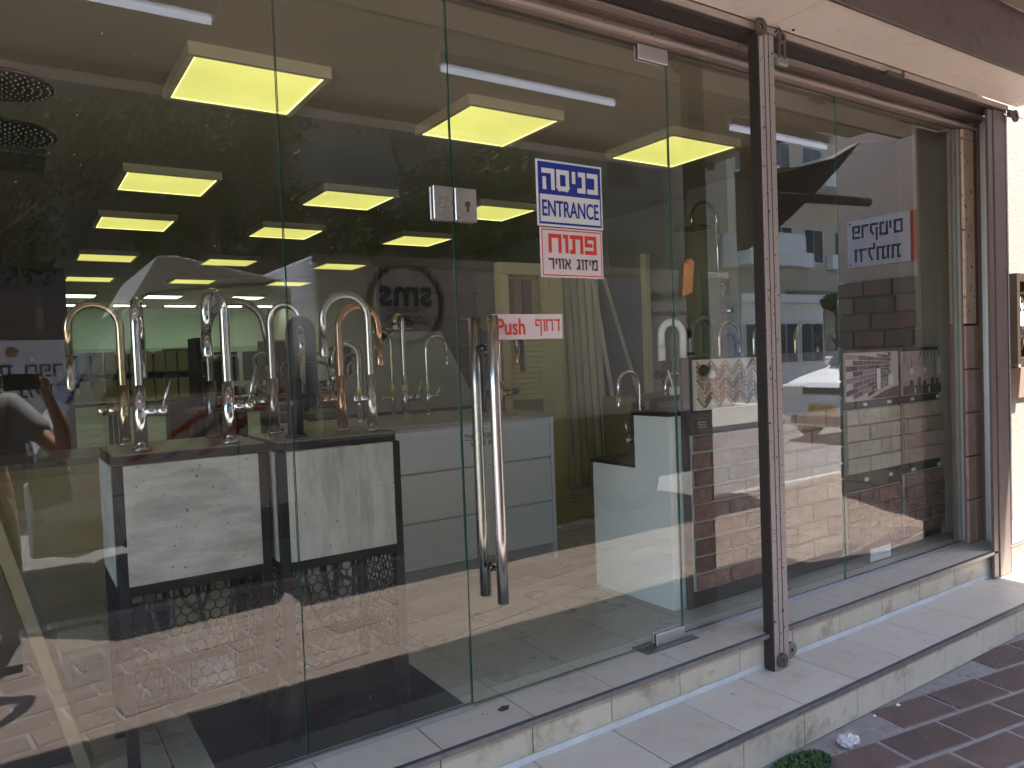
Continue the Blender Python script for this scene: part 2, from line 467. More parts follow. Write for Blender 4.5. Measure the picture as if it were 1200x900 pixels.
for nm, yy, zz in (('edge_trim', -0.189, 0.306), ('edge_trim', -0.474, 0.146)):
    obj(nm, B().box(-2.1, 6.3, yy-0.0125, yy, zz+0.003, zz+0.0155, mi=0).box(-2.1, 6.3, yy-0.016, yy-0.0127, zz+0.0008, zz+0.0125, mi=1).box(-2.1, 6.3, yy-0.013, yy, zz-0.006, zz-0.001, mi=1), [rail_grey, mat('dull_trim_edge', (.22, .22, .23), .45, .6, var=.3, scale=30)], st)

# shop floor
itile_m = mat('shop_floor_tile', (0.36, 0.33, 0.27), 0.3, var=0.12, scale=4, rnd=0.05, spots=(0.25, 0.22, 0.18), spot_scale=5, spot_amt=0.3)
sf = struct('shop_floor', B().box(-2.2, 6.0, 0.0, 17.2, 0.0, 0.308), grout_m)
itm = B().box(0.002, TW-0.002, 0.002, TW-0.002, 0.309, 0.320).mesh('tile', [itile_m])
rest = B(); n_ = 0
for j in range(0, 48):
    for i in range(-8, 14):
        x = X0+TW*i; y = 0.10+TW*j
        if x > 5.5: continue
        if j < 12 and i >= -3:
            obj('tile', itm, None, sf, loc=(x, y, 0))
        else: rest.box(x+.002, x+TW-.002, y+.002, y+TW-.002, 0.309, 0.320)
obj('far_tiles', rest, itile_m, sf, kind='stuff')

# shop shell
ceil_m = mat('shop_ceiling_paint', (0.42, 0.375, 0.29), 0.75, var=0.05, scale=2)
wall_m = mat('shop_wall_paint', (0.36, 0.34, 0.27), 0.75, var=0.08, scale=1.5)
green_m = mat('pale_green_wall', (0.52, 0.62, 0.48), 0.7, var=0.06, scale=1.5)
dark_m = mat('dark_partition', (0.055, 0.045, 0.035), 0.8, var=0.2, scale=3)
struct('shop_ceiling', B().box(-2.2, 6.0, 0.06, 17.2, 2.98, 3.1), ceil_m)
struct('back_wall', B().box(-2.2, 6.0, 16.9, 17.1, 0.32, 2.98), green_m)
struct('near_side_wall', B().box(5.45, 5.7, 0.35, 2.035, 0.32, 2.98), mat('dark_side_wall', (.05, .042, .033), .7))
struct('side_wall', B().box(5.45, 5.7, 2.04, 16.9, 0.32, 2.98).box(5.19, 5.449, 2.04, 2.6, 0.32, 2.979), wall_m)
struct('left_wall', B().box(-2.2, -2.0, 0.0, 16.9, 0.32, 2.98), wall_m)
struct('partition_wall', B().box(-2.0, 0.70, 9.8, 9.95, 0.32, 2.979), dark_m)
struct('end_pier', B().box(4.945, 5.449, 0.30, 0.45, 1.60, 2.979, mi=0).box(4.925, 4.9445, .305, .50, 1.60, 2.979, mi=1).box(4.90, 5.449, 0.28, 0.47, 0.32, 1.597, mi=1), [mat('pier_paint', (0.42, 0.40, 0.32), 0.7), mat('brown_board_and_shade', (0.07, 0.05, 0.04), 0.5)])  # thin dark side strip paints shade beside the pier; lower board is brown
back = thing('storage_cabinet', 'long cabinet with black window panes across the pale green back wall', 'cabinet', (2.2, 16.8, .32))
obj('frame', B().box(0.9, 5.4, 16.55, 16.88, 1.1, 2.05), mat('cabinet_green', (0.30, 0.36, 0.28), .5), back)
for k in range(6):
    obj('pane', B().box(1.0+k*.74, 1.62+k*.74, 16.53, 16.545, 1.22, 1.92), mat('black_glass', (0.01, 0.012, 0.014), 0.15), back)

# ceiling panels
pan_y = mat('panel_diffuser_yellow', (0.8, 0.75, 0.3), 0.5, var=0, emit=((1.0, 0.955, 0.24), 0.108))
pan_w = mat('panel_diffuser_green_white', (0.8, 0.85, 0.75), 0.5, var=0, emit=((0.80, 1.0, 0.72), 0.8))
pan_f = mat('panel_frame', (0.70, 0.64, 0.42), 0.5, var=0.03)
rim_g = mat('panel_rim_glow', (.8, .8, .4), .5, var=0, emit=((1.0, 0.97, 0.38), 0.30))
def panel(cx, cy_, lab, m, w=.60, d=.60):
    t = thing('ceiling_light', lab, 'ceiling light', (cx, cy_, 2.98), 'square ceiling light panels in the shop')
    w2, d2 = w/2, d/2
    b = B()
    for q in ((cx-w2-.03, cx+w2+.03, cy_-d2-.03, cy_-d2), (cx-w2-.03, cx+w2+.03, cy_+d2, cy_+d2+.03), (cx-w2-.03, cx-w2, cy_-d2, cy_+d2), (cx+w2, cx+w2+.03, cy_-d2, cy_+d2)):
        b.box(*q, 2.922, 2.979)
    obj('frame', b, pan_f, t)
    obj('diffuser', B().box(cx-w2+.008, cx+w2-.008, cy_-d2+.008, cy_+d2-.008, 2.928, 2.935), m, t)
    if cy_ < 6:
        q = B()
        q.box(cx-w2, cx+w2, cy_-d2, cy_-d2+.0075, 2.9265, 2.934).box(cx-w2, cx+w2, cy_+d2-.0075, cy_+d2, 2.9265, 2.934).box(cx-w2, cx-w2+.0075, cy_-d2+.008, cy_+d2-.008, 2.9265, 2.934).box(cx+w2-.0075, cx+w2, cy_-d2+.008, cy_+d2-.008, 2.9265, 2.934)
        obj('bright_rim', q, rim_g, t)
colx = (1.06, 2.50, 3.97); rowy = (1.68, 3.97, 5.74, 8.2, 10.6, 13.4)
cn = ('left', 'middle', 'right'); rn = ('first', 'second', 'third', 'fourth', 'fifth', 'sixth')
for i, x in enumerate(colx):
    for j, y in enumerate(rowy):
        if i == 0 and j == 0: lb = 'largest glowing yellow square light panel, nearest the window in the left row'
        elif i == 1 and j == 0: lb = 'glowing yellow square light panel cut by a glass joint above the steel lock plate'
        elif i == 2 and j == 0: lb = 'glowing yellow square light panel above the entrance sign, right of it by the door edge'
        else: lb = '%s ceiling light panel, %s from the window, in the %s row' % ('yellow' if y < 12 else 'greenish white', rn[j], cn[i])
        yy = y+(-.1 if (i == 2 and j == 0) else 0)
        panel(x+(0.07*(i == 2 and j > 1)), yy, lb, pan_y if y < 12 else pan_w)
for k, x in enumerate((1.2, 2.2, 3.2, 4.2, 5.0)):
    t = thing('tube_light', 'small white tube light %s along the back of the shop ceiling' % ('first', 'second', 'third', 'fourth', 'fifth')[k], 'ceiling light', (x, 15.6, 2.98), 'small white lights at the back of the shop')
    obj('housing', B().box(x-.32, x+.32, 15.55, 15.7, 2.94, 2.979), pan_f, t)
    obj('tube', B().box(x-.30, x+.30, 15.57, 15.68, 2.925, 2.939), mat('white_tube_glow', (0.9, 0.9, 0.9), 0.5, var=0, emit=((0.85, 1.0, 0.82), 2.4)), t)

# ================================================================ SHOPFRONT
brown_m = mat('aged_brown_steel', (0.115, 0.078, 0.068), 0.55, 0.0, var=0.22, scale=9, bump=0.15, spots=(0.05, 0.032, 0.028), spot_scale=8, spot_amt=.6)
dk_m = mat('dark_roller_steel', (0.035, 0.026, 0.023), 0.6, var=0.25, scale=14, bump=0.2, spots=(0.07, 0.045, 0.035), spot_scale=20, spot_amt=.5)
pink_m = mat('pinkish_frame_metal', (0.26, 0.195, 0.165), 0.42, 0.0, var=0.12, scale=7, stretch=(.3, 1, 1), spots=(0.13, 0.085, 0.07), spot_scale=9, spot_amt=.6, chips=((.05, .03, .025), 45, .68))
post_m = mat('chipped_mauve_paint', (0.31, 0.265, 0.25), 0.42, var=0.12, scale=6, bump=0.15, stretch=(1, 1, .25), spots=(0.22, 0.16, 0.15), spot_scale=6, spot_amt=.5, chips=((.03, .018, .015), 55, .66))
soffit_m = mat('cream_soffit_sheet', (0.74, 0.65, 0.58), 0.55, var=0.05, scale=2, spots=(0.4, 0.32, 0.27), spot_scale=12, spot_amt=.25)

def pane(name, x0, x1, z0, z1, lab, cat='glass pane', y0=-0.005, y1=0.005, parent=None):
    b = B()
    v = [(x, y, z) for z in (z0, z1) for y in (y0, y1) for x in (x0, x1)]
    b.add(v, [(0, 1, 5, 4)], 0); b.add(v, [(2, 6, 7, 3)], 1)
    b.add(v, [(0, 4, 6, 2), (1, 3, 7, 5), (0, 2, 3, 1), (4, 5, 7, 6)], 2)
    me = bpy.data.meshes.new(name)
    off = rootloc(parent) if parent else Vector((0, 0, 0))
    me.from_pydata([tuple(Vector(q)-off) for q in v], [], [(0, 1, 5, 4), (2, 6, 7, 3), (0, 4, 6, 2), (1, 3, 7, 5), (0, 2, 3, 1), (4, 5, 7, 6)])
    for m in GLASS: me.materials.append(m)
    me.polygons.foreach_set('material_index', [0, 1, 2, 2, 2, 2])
    o = bpy.data.objects.new(name, me); COL.objects.link(o)
    if parent: o.parent = parent
    else: tag(o, lab, cat, 'fixed glass panes of the shopfront')
    return o
pane('window_pane', -2.1, 0.691, 0.338, 2.75, 'leftmost fixed glass pane, with the photographer mirrored in it')
pane('window_pane', 0.695, 1.268, 0.338, 2.75, 'narrow fixed glass pane with the steel lock plate, left of the door')
pane('window_pane', 2.301, 2.84, 0.338, 2.75, 'fixed glass pane between the door and the peeling post')
pane('window_pane', 2.86, 3.462, 0.338, 2.75, 'fixed glass pane just right of the peeling post')
pane('window_pane', 3.466, 4.645, 0.338, 2.75, 'rightmost fixed glass pane, showing the brick boards and the mirrored banner')
door = thing('glass_door', 'frameless glass entrance door with long steel handles and stuck-on signs', 'door', (2.28, 0, .322))
pane('pane', 1.272, 2.297, 0.333, 2.74, '', parent=door)
for nm, z0, z1 in (('patch_fitting', 2.687, 2.749), ('patch_fitting', 0.300+.0225, 0.372)):
    obj(nm, B().box(2.135, 2.299, -0.016, -0.0055, z0, z1, bev=.003).box(2.135, 2.299, 0.0055, 0.016, z0, z1, bev=.003), mat('satin_steel', (0.52, 0.47, 0.46), 0.35, 0.8, var=.06), door)
for yy, nm in ((-0.062, 'handle'), (0.062, 'handle')):
    b = B().tube([(1.373, yy, 0.678), (1.373, yy, 0.9), (1.373, yy, 1.4), (1.373, yy, 1.667)], 0.0195, 20)
    h = obj(nm, b, steel, door)
    s_ = -1 if yy < 0 else 1
    for z in (0.79, 1.557):
        obj('standoff', B().tube([(1.373, yy-s_*0.012, z), (1.373, s_*0.006, z)], 0.009, 12).tube([(1.373, s_*.0062, z), (1.373, s_*0.014, z)], 0.017, 16), darksteel, h)
lock = thing('lock_plate', 'square steel lock plate with keyhole clamped over the glass joint', 'lock', (1.27, -.01, 2.0))
for k, (xa, xb) in enumerate(((1.19, 1.266), (1.272, 1.357))):
    obj('plate', B().box(xa, xb, -0.018, -0.0055, 1.987, 2.1, bev=.003).box(xa, xb, 0.0055, 0.018, 1.987, 2.1, bev=.003), mat('lock_steel', (0.55, 0.49, 0.49), 0.3, 0.85, var=.05), lock)
obj('keyhole', B().lathe((1.320, -0.0185, 2.045), [(0.011, 0), (0.011, .003)][::-1], 14, 'y').box(1.3155, 1.3245, -.0188, -.0155, 2.018, 2.04), mat('dark_brass', (.12, .08, .05), .4, .6), lock)
ch = B().box(-2.1, 1.268, -0.014, 0.014, 0.3215, 0.337).box(2.301, 4.70, -0.014, 0.014, 0.3215, 0.337)
tag(obj('glazing_channel', ch, silver), 'long silver aluminium channel holding the foot of the fixed glass', 'glazing channel')
tag(obj('floor_spring_cover', B().box(2.05, 2.34, -0.05, 0.045, 0.3206, 0.3235), mat('worn_plate', (.12, .12, .12), .35, .7, var=.3, scale=20)), 'worn dark steel floor spring plate under the door corner', 'floor plate')

hd = thing('shutter_header', 'pinkish brown header frame and dark roller shutter box above the glass', 'shutter header', (2.5, 0, 2.75))
obj('glass_frame', B().box(-2.2, 2.305, -0.03, 0.06, 2.752, 2.80).box(2.306, 4.83, -0.024, 0.06, 2.754, 2.80), pink_m, hd)
obj('glass_bead', B().box(-2.2, 4.83, -0.042, -0.0305, 2.757, 2.772), mat('pale_bead', (.42, .33, .29), .35, var=.06), hd)
obj('fascia_board', B().box(-2.2, 4.83, -0.072, -0.043, 2.790, 2.857), brown_m, hd)
obj('lip', B().box(-2.2, 4.83, -0.105, -0.073, 2.800, 2.812), pink_m, hd)
obj('shutter_box', B().box(-2.2, 4.83, -0.195, -0.106, 2.815, 2.853), dk_m, hd)
obj('lip', B().box(-2.2, 4.84, -0.203, -0.1955, 2.828, 2.856), mat('pale_lip', (.36, .28, .24), .4, var=.1, scale=10), hd)
obj('upper_wall', B().box(-2.2, 4.83, -0.04, 0.058, 2.81, 3.14), wall_m, hd)

cn_ = thing('canopy', 'shallow canopy with cream soffit sheets and brown metal fascia', 'canopy', (2.7, -.35, 2.86))
for xa, xb in ((-2.2, -.30), (-.295, 1.20), (1.205, 2.702), (2.706, 4.72), (4.724, 4.93)):
    obj('soffit_panel', B().box(xa, xb, -0.470, -0.206, 2.858, 2.872, bev=.002), soffit_m, cn_)
obj('fascia', B().box(-2.2, 4.93, -0.49, -0.4705, 2.853, 3.16, bev=.003), brown_m, cn_)
obj('screw', B().lathe((2.82, -.235, 2.8565), [(.007, 0), (.005, -.004)], 8), blackm, cn_)

ov = struct('overhang_ceiling', B().box(-6, 5.25, -2.5, -0.492, 3.165, 3.4), mat('brown_concrete_soffit', (0.27, 0.215, 0.17), 0.8, var=0.12, scale=2, bump=.2))
obj('beam', B().box(-6, 5.25, -1.05, -0.85, 3.05, 3.164), mat('pale_beam', (0.34, 0.29, 0.25), .8), ov)
obj('beam', B().box(-6, 5.25, -2.5, -2.32, 3.10, 3.164), mat('pale_beam', (0.34, 0.29, 0.25), .8), ov)
bld = thing('shop_building', 'rendered upper storeys of the shop building over the pavement', 'building', (0, 3, 3.4))
obj('upper_storeys', B().box(-6, 5.2, -2.4, 16.9, 3.41, 7.6), mat('dull_render', (.42, .38, .33), .8, bump=.2), bld)
# curved bracket and pipe at the end of the overhang (seen mirrored in the glass)
br = thing('bracket_arch', 'dark curved bracket at the open end of the overhang', 'bracket', (5.3, -1.8, 2.9))
obj('web', B().prism([(5.0, 2.32), (5.2, 2.40), (5.40, 2.51), (5.64, 2.66), (6.0, 2.90), (6.3, 3.12), (6.64, 3.39), (6.2, 3.19), (5.7, 3.06), (5.0, 2.96)], -1.9, -1.8), dark_m, br)
obj('strut', B().bar((5.12, -1.85, 2.9), (5.12, -1.85, 3.165), .1), dark_m, br)
tag(obj('drain_pipe', B().tube([(5.1, -1.75, 2.755), (6.0, -1.75, 2.80), (6.66, -1.75, 2.83)], .042, 14), mat('dark_rusty_pipe', (.06, .045, .04), .6)), 'dark stub of pipe jutting out past the curved bracket', 'pipe')
tube_m = mat('bluish_tube_glow', (0.9, 0.9, 0.95), 0.4, var=0, emit=((0.72, 0.80, 1.0), 0.5))
for k, (xa, xb, lb) in enumerate(((-.45, .80, 'bluish white fluorescent tube under the overhang, mirrored across the largest panel'), (1.93, 3.10, 'bluish white fluorescent tube under the overhang, mirrored above the door panel'), (4.15, 5.22, 'bluish white fluorescent tube under the overhang, mirrored near the peeling post'))):
    t = thing('fluorescent_tube', lb, 'tube light', (xa, -1.22, 3.02), 'tube lights under the overhang')
    obj('tube', B().tube([(xa, -1.22, 3.02), (xb, -1.22, 3.02)], .015, 10), tube_m, t)
    obj('batten', B().box(xa-.02, xb+.02, -1.25, -1.19, 3.04, 3.0985), white_en, t)
    [obj('hanger', B().bar((q, -1.22, 3.0985), (q, -1.22, 3.165), .012), white_en, t) for q in (xa+.15, xb-.15)]

# peeling post
ps = thing('shutter_post', 'peeling mauve steel shutter post standing on the lower step', 'post', (2.65, -.2, .161))
obj('shaft', B().box(2.612, 2.706, -0.222, -0.174, 0.1615, 2.812, bev=.003), post_m, ps)
for xx in (2.640, 2.668):
    obj('groove', B().box(xx-.0015, xx+.0015, -0.2232, -0.2215, 0.22, 2.82), blackm, ps)
obj('shaded_side_strip', B().box(2.603, 2.6115, -0.219, -0.172, 0.1615, 2.81), mat('side_shade_black', (.022, .014, .012), .7, bump=.3), ps)  # black strip paints the shade on the post's left face
def lug(name, c, r, axis, m, parent, hole=.4, th=.012):
    # a round eye: ring plate with a hole
    b = B(); n = 18; c = Vector(c)
    def P(a, q, t):
        if axis == 'y': return c+Vector((q*math.cos(a), t, q*math.sin(a)))
        return c+Vector((t, q*math.cos(a), q*math.sin(a)))
    v = []
    for t in (-th/2, th/2):
        for q in (r, r*hole):
            v += [P(2*PI*k/n, q, t) for k in range(n)]
    f = []
    for k in range(n):
        k2 = (k+1) % n
        f += [[k, k2, n+k2, n+k], [2*n+k, 3*n+k, 3*n+k2, 2*n+k2], [k, 2*n+k, 2*n+k2, k2], [n+k, n+k2, 3*n+k2, 3*n+k]]
    b.add(v, f)
    return obj(name, b, m, parent)
rusty = mat('rusty_iron', (.10, .075, .06), .65, .3, var=.35, scale=30, bump=.5, bscale=90)
lug('foot_lug', (2.645, -.232, .205), .030, 'y', rusty, ps, .3)
lug('foot_lug', (2.745, -.200, .215), .033, 'y', mat('grey_iron', (.2, .19, .175), .6, .4, var=.3, scale=30, bump=.4), ps, .3)
lug('top_lug', (2.605, -.235, 2.825), .034, 'y', rusty, ps, .35)
obj('foot_plate', B().box(2.71, 2.745, -.205, -.194, .18, .25), rusty, ps)
pk = thing('padlock', 'greenish padlock hanging open from the rusty chain at the post top', 'padlock', (2.73, -.23, 2.70))
obj('body', B().box(2.705, 2.775, -.245, -.222, 2.690, 2.722, bev=.006), mat('green_grey_lock', (.20, .24, .19), .45, .5, var=.2, scale=30), pk)
obj('shackle', B().tube([(2.722, -.234, 2.722), (2.722, -.234, 2.775), (2.730, -.234, 2.79), (2.745, -.234, 2.793), (2.756, -.234, 2.785), (2.76, -.234, 2.722)], .006, 8), rusty, pk)
lug('eye', (2.738, -.234, 2.805), .026, 'y', rusty, pk, .5)
obj('link', B().tube([(2.738, -.234, 2.83), (2.74, -.222, 2.85), (2.738, -.205, 2.84)], .005, 8), rusty, pk)
hk = thing('shutter_bracket', 'small rusty bracket on the header halfway along the right window', 'bracket', (3.6, -.21, 2.82))
obj('arm', B().box(3.56, 3.70, -.225, -.204, 2.806, 2.826, bev=.003), rusty, hk)
obj('pin', B().tube([(3.66, -.24, 2.806), (3.66, -.24, 2.83)], .008, 8), rusty, hk)

# right end of the front
jm = thing('end_jamb', 'right end jamb: painted wood strip above pink stone tiles and steel shutter guide', 'door jamb', (4.8, -.1, .32))
obj('glass_stop', B().box(4.646, 4.668, -.02, .03, .3385, 2.751), mat('grey_alu', (.30, .27, .26), .45, .5), jm)
obj('wood_strip', B().box(4.669, 4.79, -.035, .06, 1.62, 2.751, bev=.004), mat('peeling_cream_paint', (.66, .47, .36), .6, var=.15, scale=6, spots=(.45, .28, .20), spot_scale=7, spot_amt=.5, bump=.2, chips=((.08, .045, .03), 34, .66)), jm)
obj('rust_edge', B().box(4.791, 4.83, -.03, .06, 1.62, 2.751), mat('rust_paint', (.22, .10, .055), .7, var=.3, scale=12), jm)
stone_m = mat('pink_stone_tile', (.36, .22, .17), .45, var=.18, scale=8, rnd=.12, spots=(.12, .07, .06), spot_scale=9)
z = .322
for k in range(5):
    h_ = .255
    obj('tile', B().box(4.669, 4.745, -.035, .06, z+.002, z+h_-.002, bev=.002), stone_m, jm)
    obj('tile', B().box(4.749, 4.83, -.035, .06, z+.002, z+h_-.002, bev=.002), stone_m, jm)
    z += h_+.003
obj('side_panel', B().box(4.8305, 4.86, -.158, .06, .3205, 2.80), brown_m, jm)
gd = thing('shutter_guide', 'brown steel shutter guide with slot at the right end of the window', 'shutter guide', (4.7, -.2, .165))
obj('side_return', B().box(4.7755, 4.7915, -.21, -.16, .165, .318).box(4.7755, 4.7915, -.2, -.12, .3215, 2.79), brown_m, gd)
obj('channel', B().box(4.585, 4.635, -.205, -.19, .165, 2.80).box(4.643, 4.775, -.21, -.19, .165, 2.805, bev=.003), post_m if False else mat('brown_guide_steel', (.125, .095, .085), .42, .2, var=.12, scale=5, stretch=(1, 1, .2), spots=(.10, .07, .06), spot_scale=5, spot_amt=.5, chips=((.03, .02, .015), 50, .68)), gd)
obj('slot', B().box(4.6355, 4.6425, -.20, -.192, .165, 2.80), blackm, gd)
obj('rubber_edge', B().box(4.792, 4.81, -.20, -.16, .163, 2.80), blackm, gd)
obj('chrome_edge', B().box(4.811, 4.826, -.2, -.06, .163, 2.80), silver, gd)
lug('top_eye', (4.845, -.235, 2.79), .034, 'y', rusty, gd, .35)
obj('eye_arm', B().box(4.76, 4.83, -.243, -.228, 2.775, 2.812), rusty, gd)

stucco = mat('white_stucco', (0.225, 0.20, 0.172), 0.85, var=0.06, scale=40, bump=0.5, bscale=90, spots=(.17, .145, .12), spot_scale=30, spot_amt=.3)
nw = thing('stucco_wall', 'bright sunlit white stucco wall past the right end of the shop', 'wall', (6, .2, 0))
obj('render', B().box(4.832, 9.5, 0.062, 0.35, 0.32, 5.5), stucco, nw)
obj('shadow_band', B().box(5.0, 9.5, 0.048, 0.0615, 1.13, 1.33), mat('pink_shadow_tone', (.17, .12, .095), .8, var=.1, bump=.2), nw)  # pinkish shadow below the meter cabinet, put into the wall colour
eb = thing('meter_cabinet', 'electric meter cabinet with tangled wires behind its window on the stucco wall', 'meter cabinet', (5.45, .03, 1.6))
obj('case', B().box(5.26, 5.30, -.06, .0475, 1.36, 1.93).box(5.54, 5.57, -.06, .0475, 1.36, 1.93).box(5.3, 5.54, -.06, .0475, 1.88, 1.93).box(5.3, 5.54, -.06, .0475, 1.36, 1.40).box(5.3, 5.54, .02, .0475, 1.4, 1.88), mat('cabinet_bronze', (.06, .042, .032), .5, .3), eb)
wb = B()
for k in range(26):
    p = [(5.32+random.random()*.2, random.uniform(-.03, .015), 1.45+random.random()*.4) for _ in range(4)]
    wb.tube(p, .004, 5)
obj('wires', wb, mat('grey_wires', (.3, .24, .2), .6, var=.6, scale=30), eb, kind='stuff')
obj('label_plate', B().box(5.34, 5.5, -.045, -.04, 1.60, 1.69), white_en, eb)
text('101', 5.42, -.045, 1.645, .09, .04, blackm, eb)
nb = thing('notice_board', 'pale notice board at the photo edge beside the meter cabinet', 'notice', (5.8, .03, 1.6))
obj('board', B().box(5.62, 6.0, .02, .0475, 1.42, 1.86, bev=.003), white_en, nb)
obj('stripe', B().box(5.64, 5.98, .0155, .0198, 1.68, 1.70), mat('blue_print', (.03, .06, .3), .5), nb)

# ================================================================ SIGNS
sg_w = mat('sign_white', (0.66, 0.66, 0.67), 0.4, var=.03)
sg_b = mat('sign_blue', (0.006, 0.025, 0.28), 0.4, var=.04)
sg_r = mat('sign_red', (0.62, 0.04, 0.02), 0.4, var=.04)
sg_k = mat('sign_black', (0.01, 0.01, 0.012), 0.4, var=.04)
sg_p = mat('sign_pinkish_white', (0.68, 0.58, 0.60), 0.45, var=.03)
ylw = -.0055
e1 = thing('entrance_sign', 'blue and white sign reading ENTRANCE stuck on the door glass', 'sign', (1.77, -.008, 2.1))
x0, x1, z0, z1 = 1.617, 1.927, 1.996, 2.237
obj('plate', B().box(x0, x1, -.009, ylw, z0, z1, bev=.001), sg_w, e1)
obj('blue_border', B().box(x0+.008, x1-.008, -.0098, -.0091, z0+.008, z0+.016).box(x0+.008, x0+.013, -.0098, -.0091, z0+.0165, z1-.008).box(x1-.013, x1-.008, -.0098, -.0091, z0+.0165, z1-.008), sg_b, e1)
obj('blue_field', B().box(x0+.0135, x1-.0135, -.0098, -.0091, 2.112, z1-.008), sg_b, e1)
heb('כניסה', (x0+x1)/2, -.0099, 2.167, .262, .078, sg_w, e1, t=.23, gap=.34)
text('ENTRANCE', (x0+x1)/2, -.0092, 2.062, .265, .058, sg_b, e1, bold=.018)
e2 = thing('open_sign', 'white sign with red Hebrew word for open above black line', 'sign', (1.77, -.008, 1.9))
z0, z1 = 1.810, 1.992
obj('plate', B().box(x0+.008, x1-.006, -.009, ylw, z0, z1, bev=.001), sg_p, e2)
b = B(); xa, xb = x0+.015, x1-.013
b.box(xa, xb, -.0098, -.0091, z0+.006, z0+.010).box(xa, xb, -.0098, -.0091, z1-.010, z1-.006).box(xa, xa+.003, -.0098, -.0091, z0+.0105, z1-.0105).box(xb-.003, xb, -.0098, -.0091, z0+.0105, z1-.0105)
obj('red_border', b, sg_r, e2)
heb('פתוח', 1.775, -.0092, 1.934, .225, .070, sg_r, e2, t=.21, gap=.26)
heb('מיזוג אוויר', 1.775, -.0092, 1.860, .232, .040, sg_k, e2, t=.17, gap=.28)
e3 = thing('push_sign', 'narrow white sign with red word Push behind the door handle', 'sign', (1.56, -.008, 1.63))
obj('plate', B().box(1.405, 1.714, -.009, ylw, 1.585, 1.675, bev=.001), sg_p, e3)
text('Push', 1.483, -.0092, 1.630, .118, .056, sg_r, e3, bold=.02)
heb('דחוף', 1.645, -.0092, 1.634, .112, .044, sg_r, e3, t=.13, gap=.25)
wd = thing('wooden_wedge', 'small orange wooden wedge fixed on the glass right of the door', 'wooden wedge', (2.37, -.02, 1.85))
obj('block', B().prism([(2.352, 1.755), (2.385, 1.765), (2.402, 1.89), (2.385, 1.905), (2.366, 1.885)], -.03, -.0055), mat('orange_wood', (.50, .22, .09), .55, var=.3, scale=12, stretch=(4, 4, 1), bump=.3), wd)
tag(obj('paper_tag', B().box(3.86, 4.06, .10, .103, .33, .40), white_en), 'small white card standing inside the right window by the sill', 'card')

# ================================================================ PEDESTALS
conc_m = mat('concrete_laminate', (0.42, 0.43, 0.42), 0.6, var=0.30, scale=7, stretch=(1, 1, 4), spots=(0.30, 0.29, 0.26), spot_scale=4, spot_amt=.8, chips=((.12, .11, .10), 70, .70), bump=.12)
conc2_m = mat('concrete_laminate_upright', (0.40, 0.405, 0.385), 0.6, var=0.30, scale=7, stretch=(4, 4, .7), spots=(0.27, 0.25, 0.21), spot_scale=4, spot_amt=.8, chips=((.12, .10, .08), 70, .70), bump=.12)
topm = mat('grey_brown_top', (0.14, 0.13, 0.10), 0.35, var=.15)
hose = mat('blue_grey_hose', (.05, .065, .085), .35, var=.1)
def hexmesh(b, o, U, V, w, h, cell=.019, t=.0022):
    """hexagonal lattice filling a w x h rectangle spanned by U and V from corner o"""
    o, U, V = Vector(o), Vector(U), Vector(V)
    N = U.cross(V)
    dx = cell*math.sqrt(3); dy = cell*1.5
    seen = set()
    j = 0; y = 0
    while y < h+dy:
        x = (dx/2 if j % 2 else 0)
        while x < w+dx:
            pts = [(x+cell*math.cos(R(60*k+30)), y+cell*math.sin(R(60*k+30))) for k in range(6)]
            for k in range(3):
                a, c = pts[k], pts[k+1]
                # clip roughly to the frame
                if min(a[0], c[0]) < 0 or max(a[0], c[0]) > w or min(a[1], c[1]) < 0 or max(a[1], c[1]) > h: 
                    a = (min(max(a[0], 0), w), min(max(a[1], 0), h)); c = (min(max(c[0], 0), w), min(max(c[1], 0), h))
                    if abs(a[0]-c[0])+abs(a[1]-c[1]) < .004 or (a[0] == c[0] and a[0] in (0, w)) or (a[1] == c[1] and a[1] in (0, h)): continue
                A = o+U*a[0]+V*a[1]; C = o+U*c[0]+V*c[1]
                b.bar(A, C, .0052, t*1.6, upv=N.cross((C-A).normalized()) if False else N)
            x += dx
        y += dy; j += 1
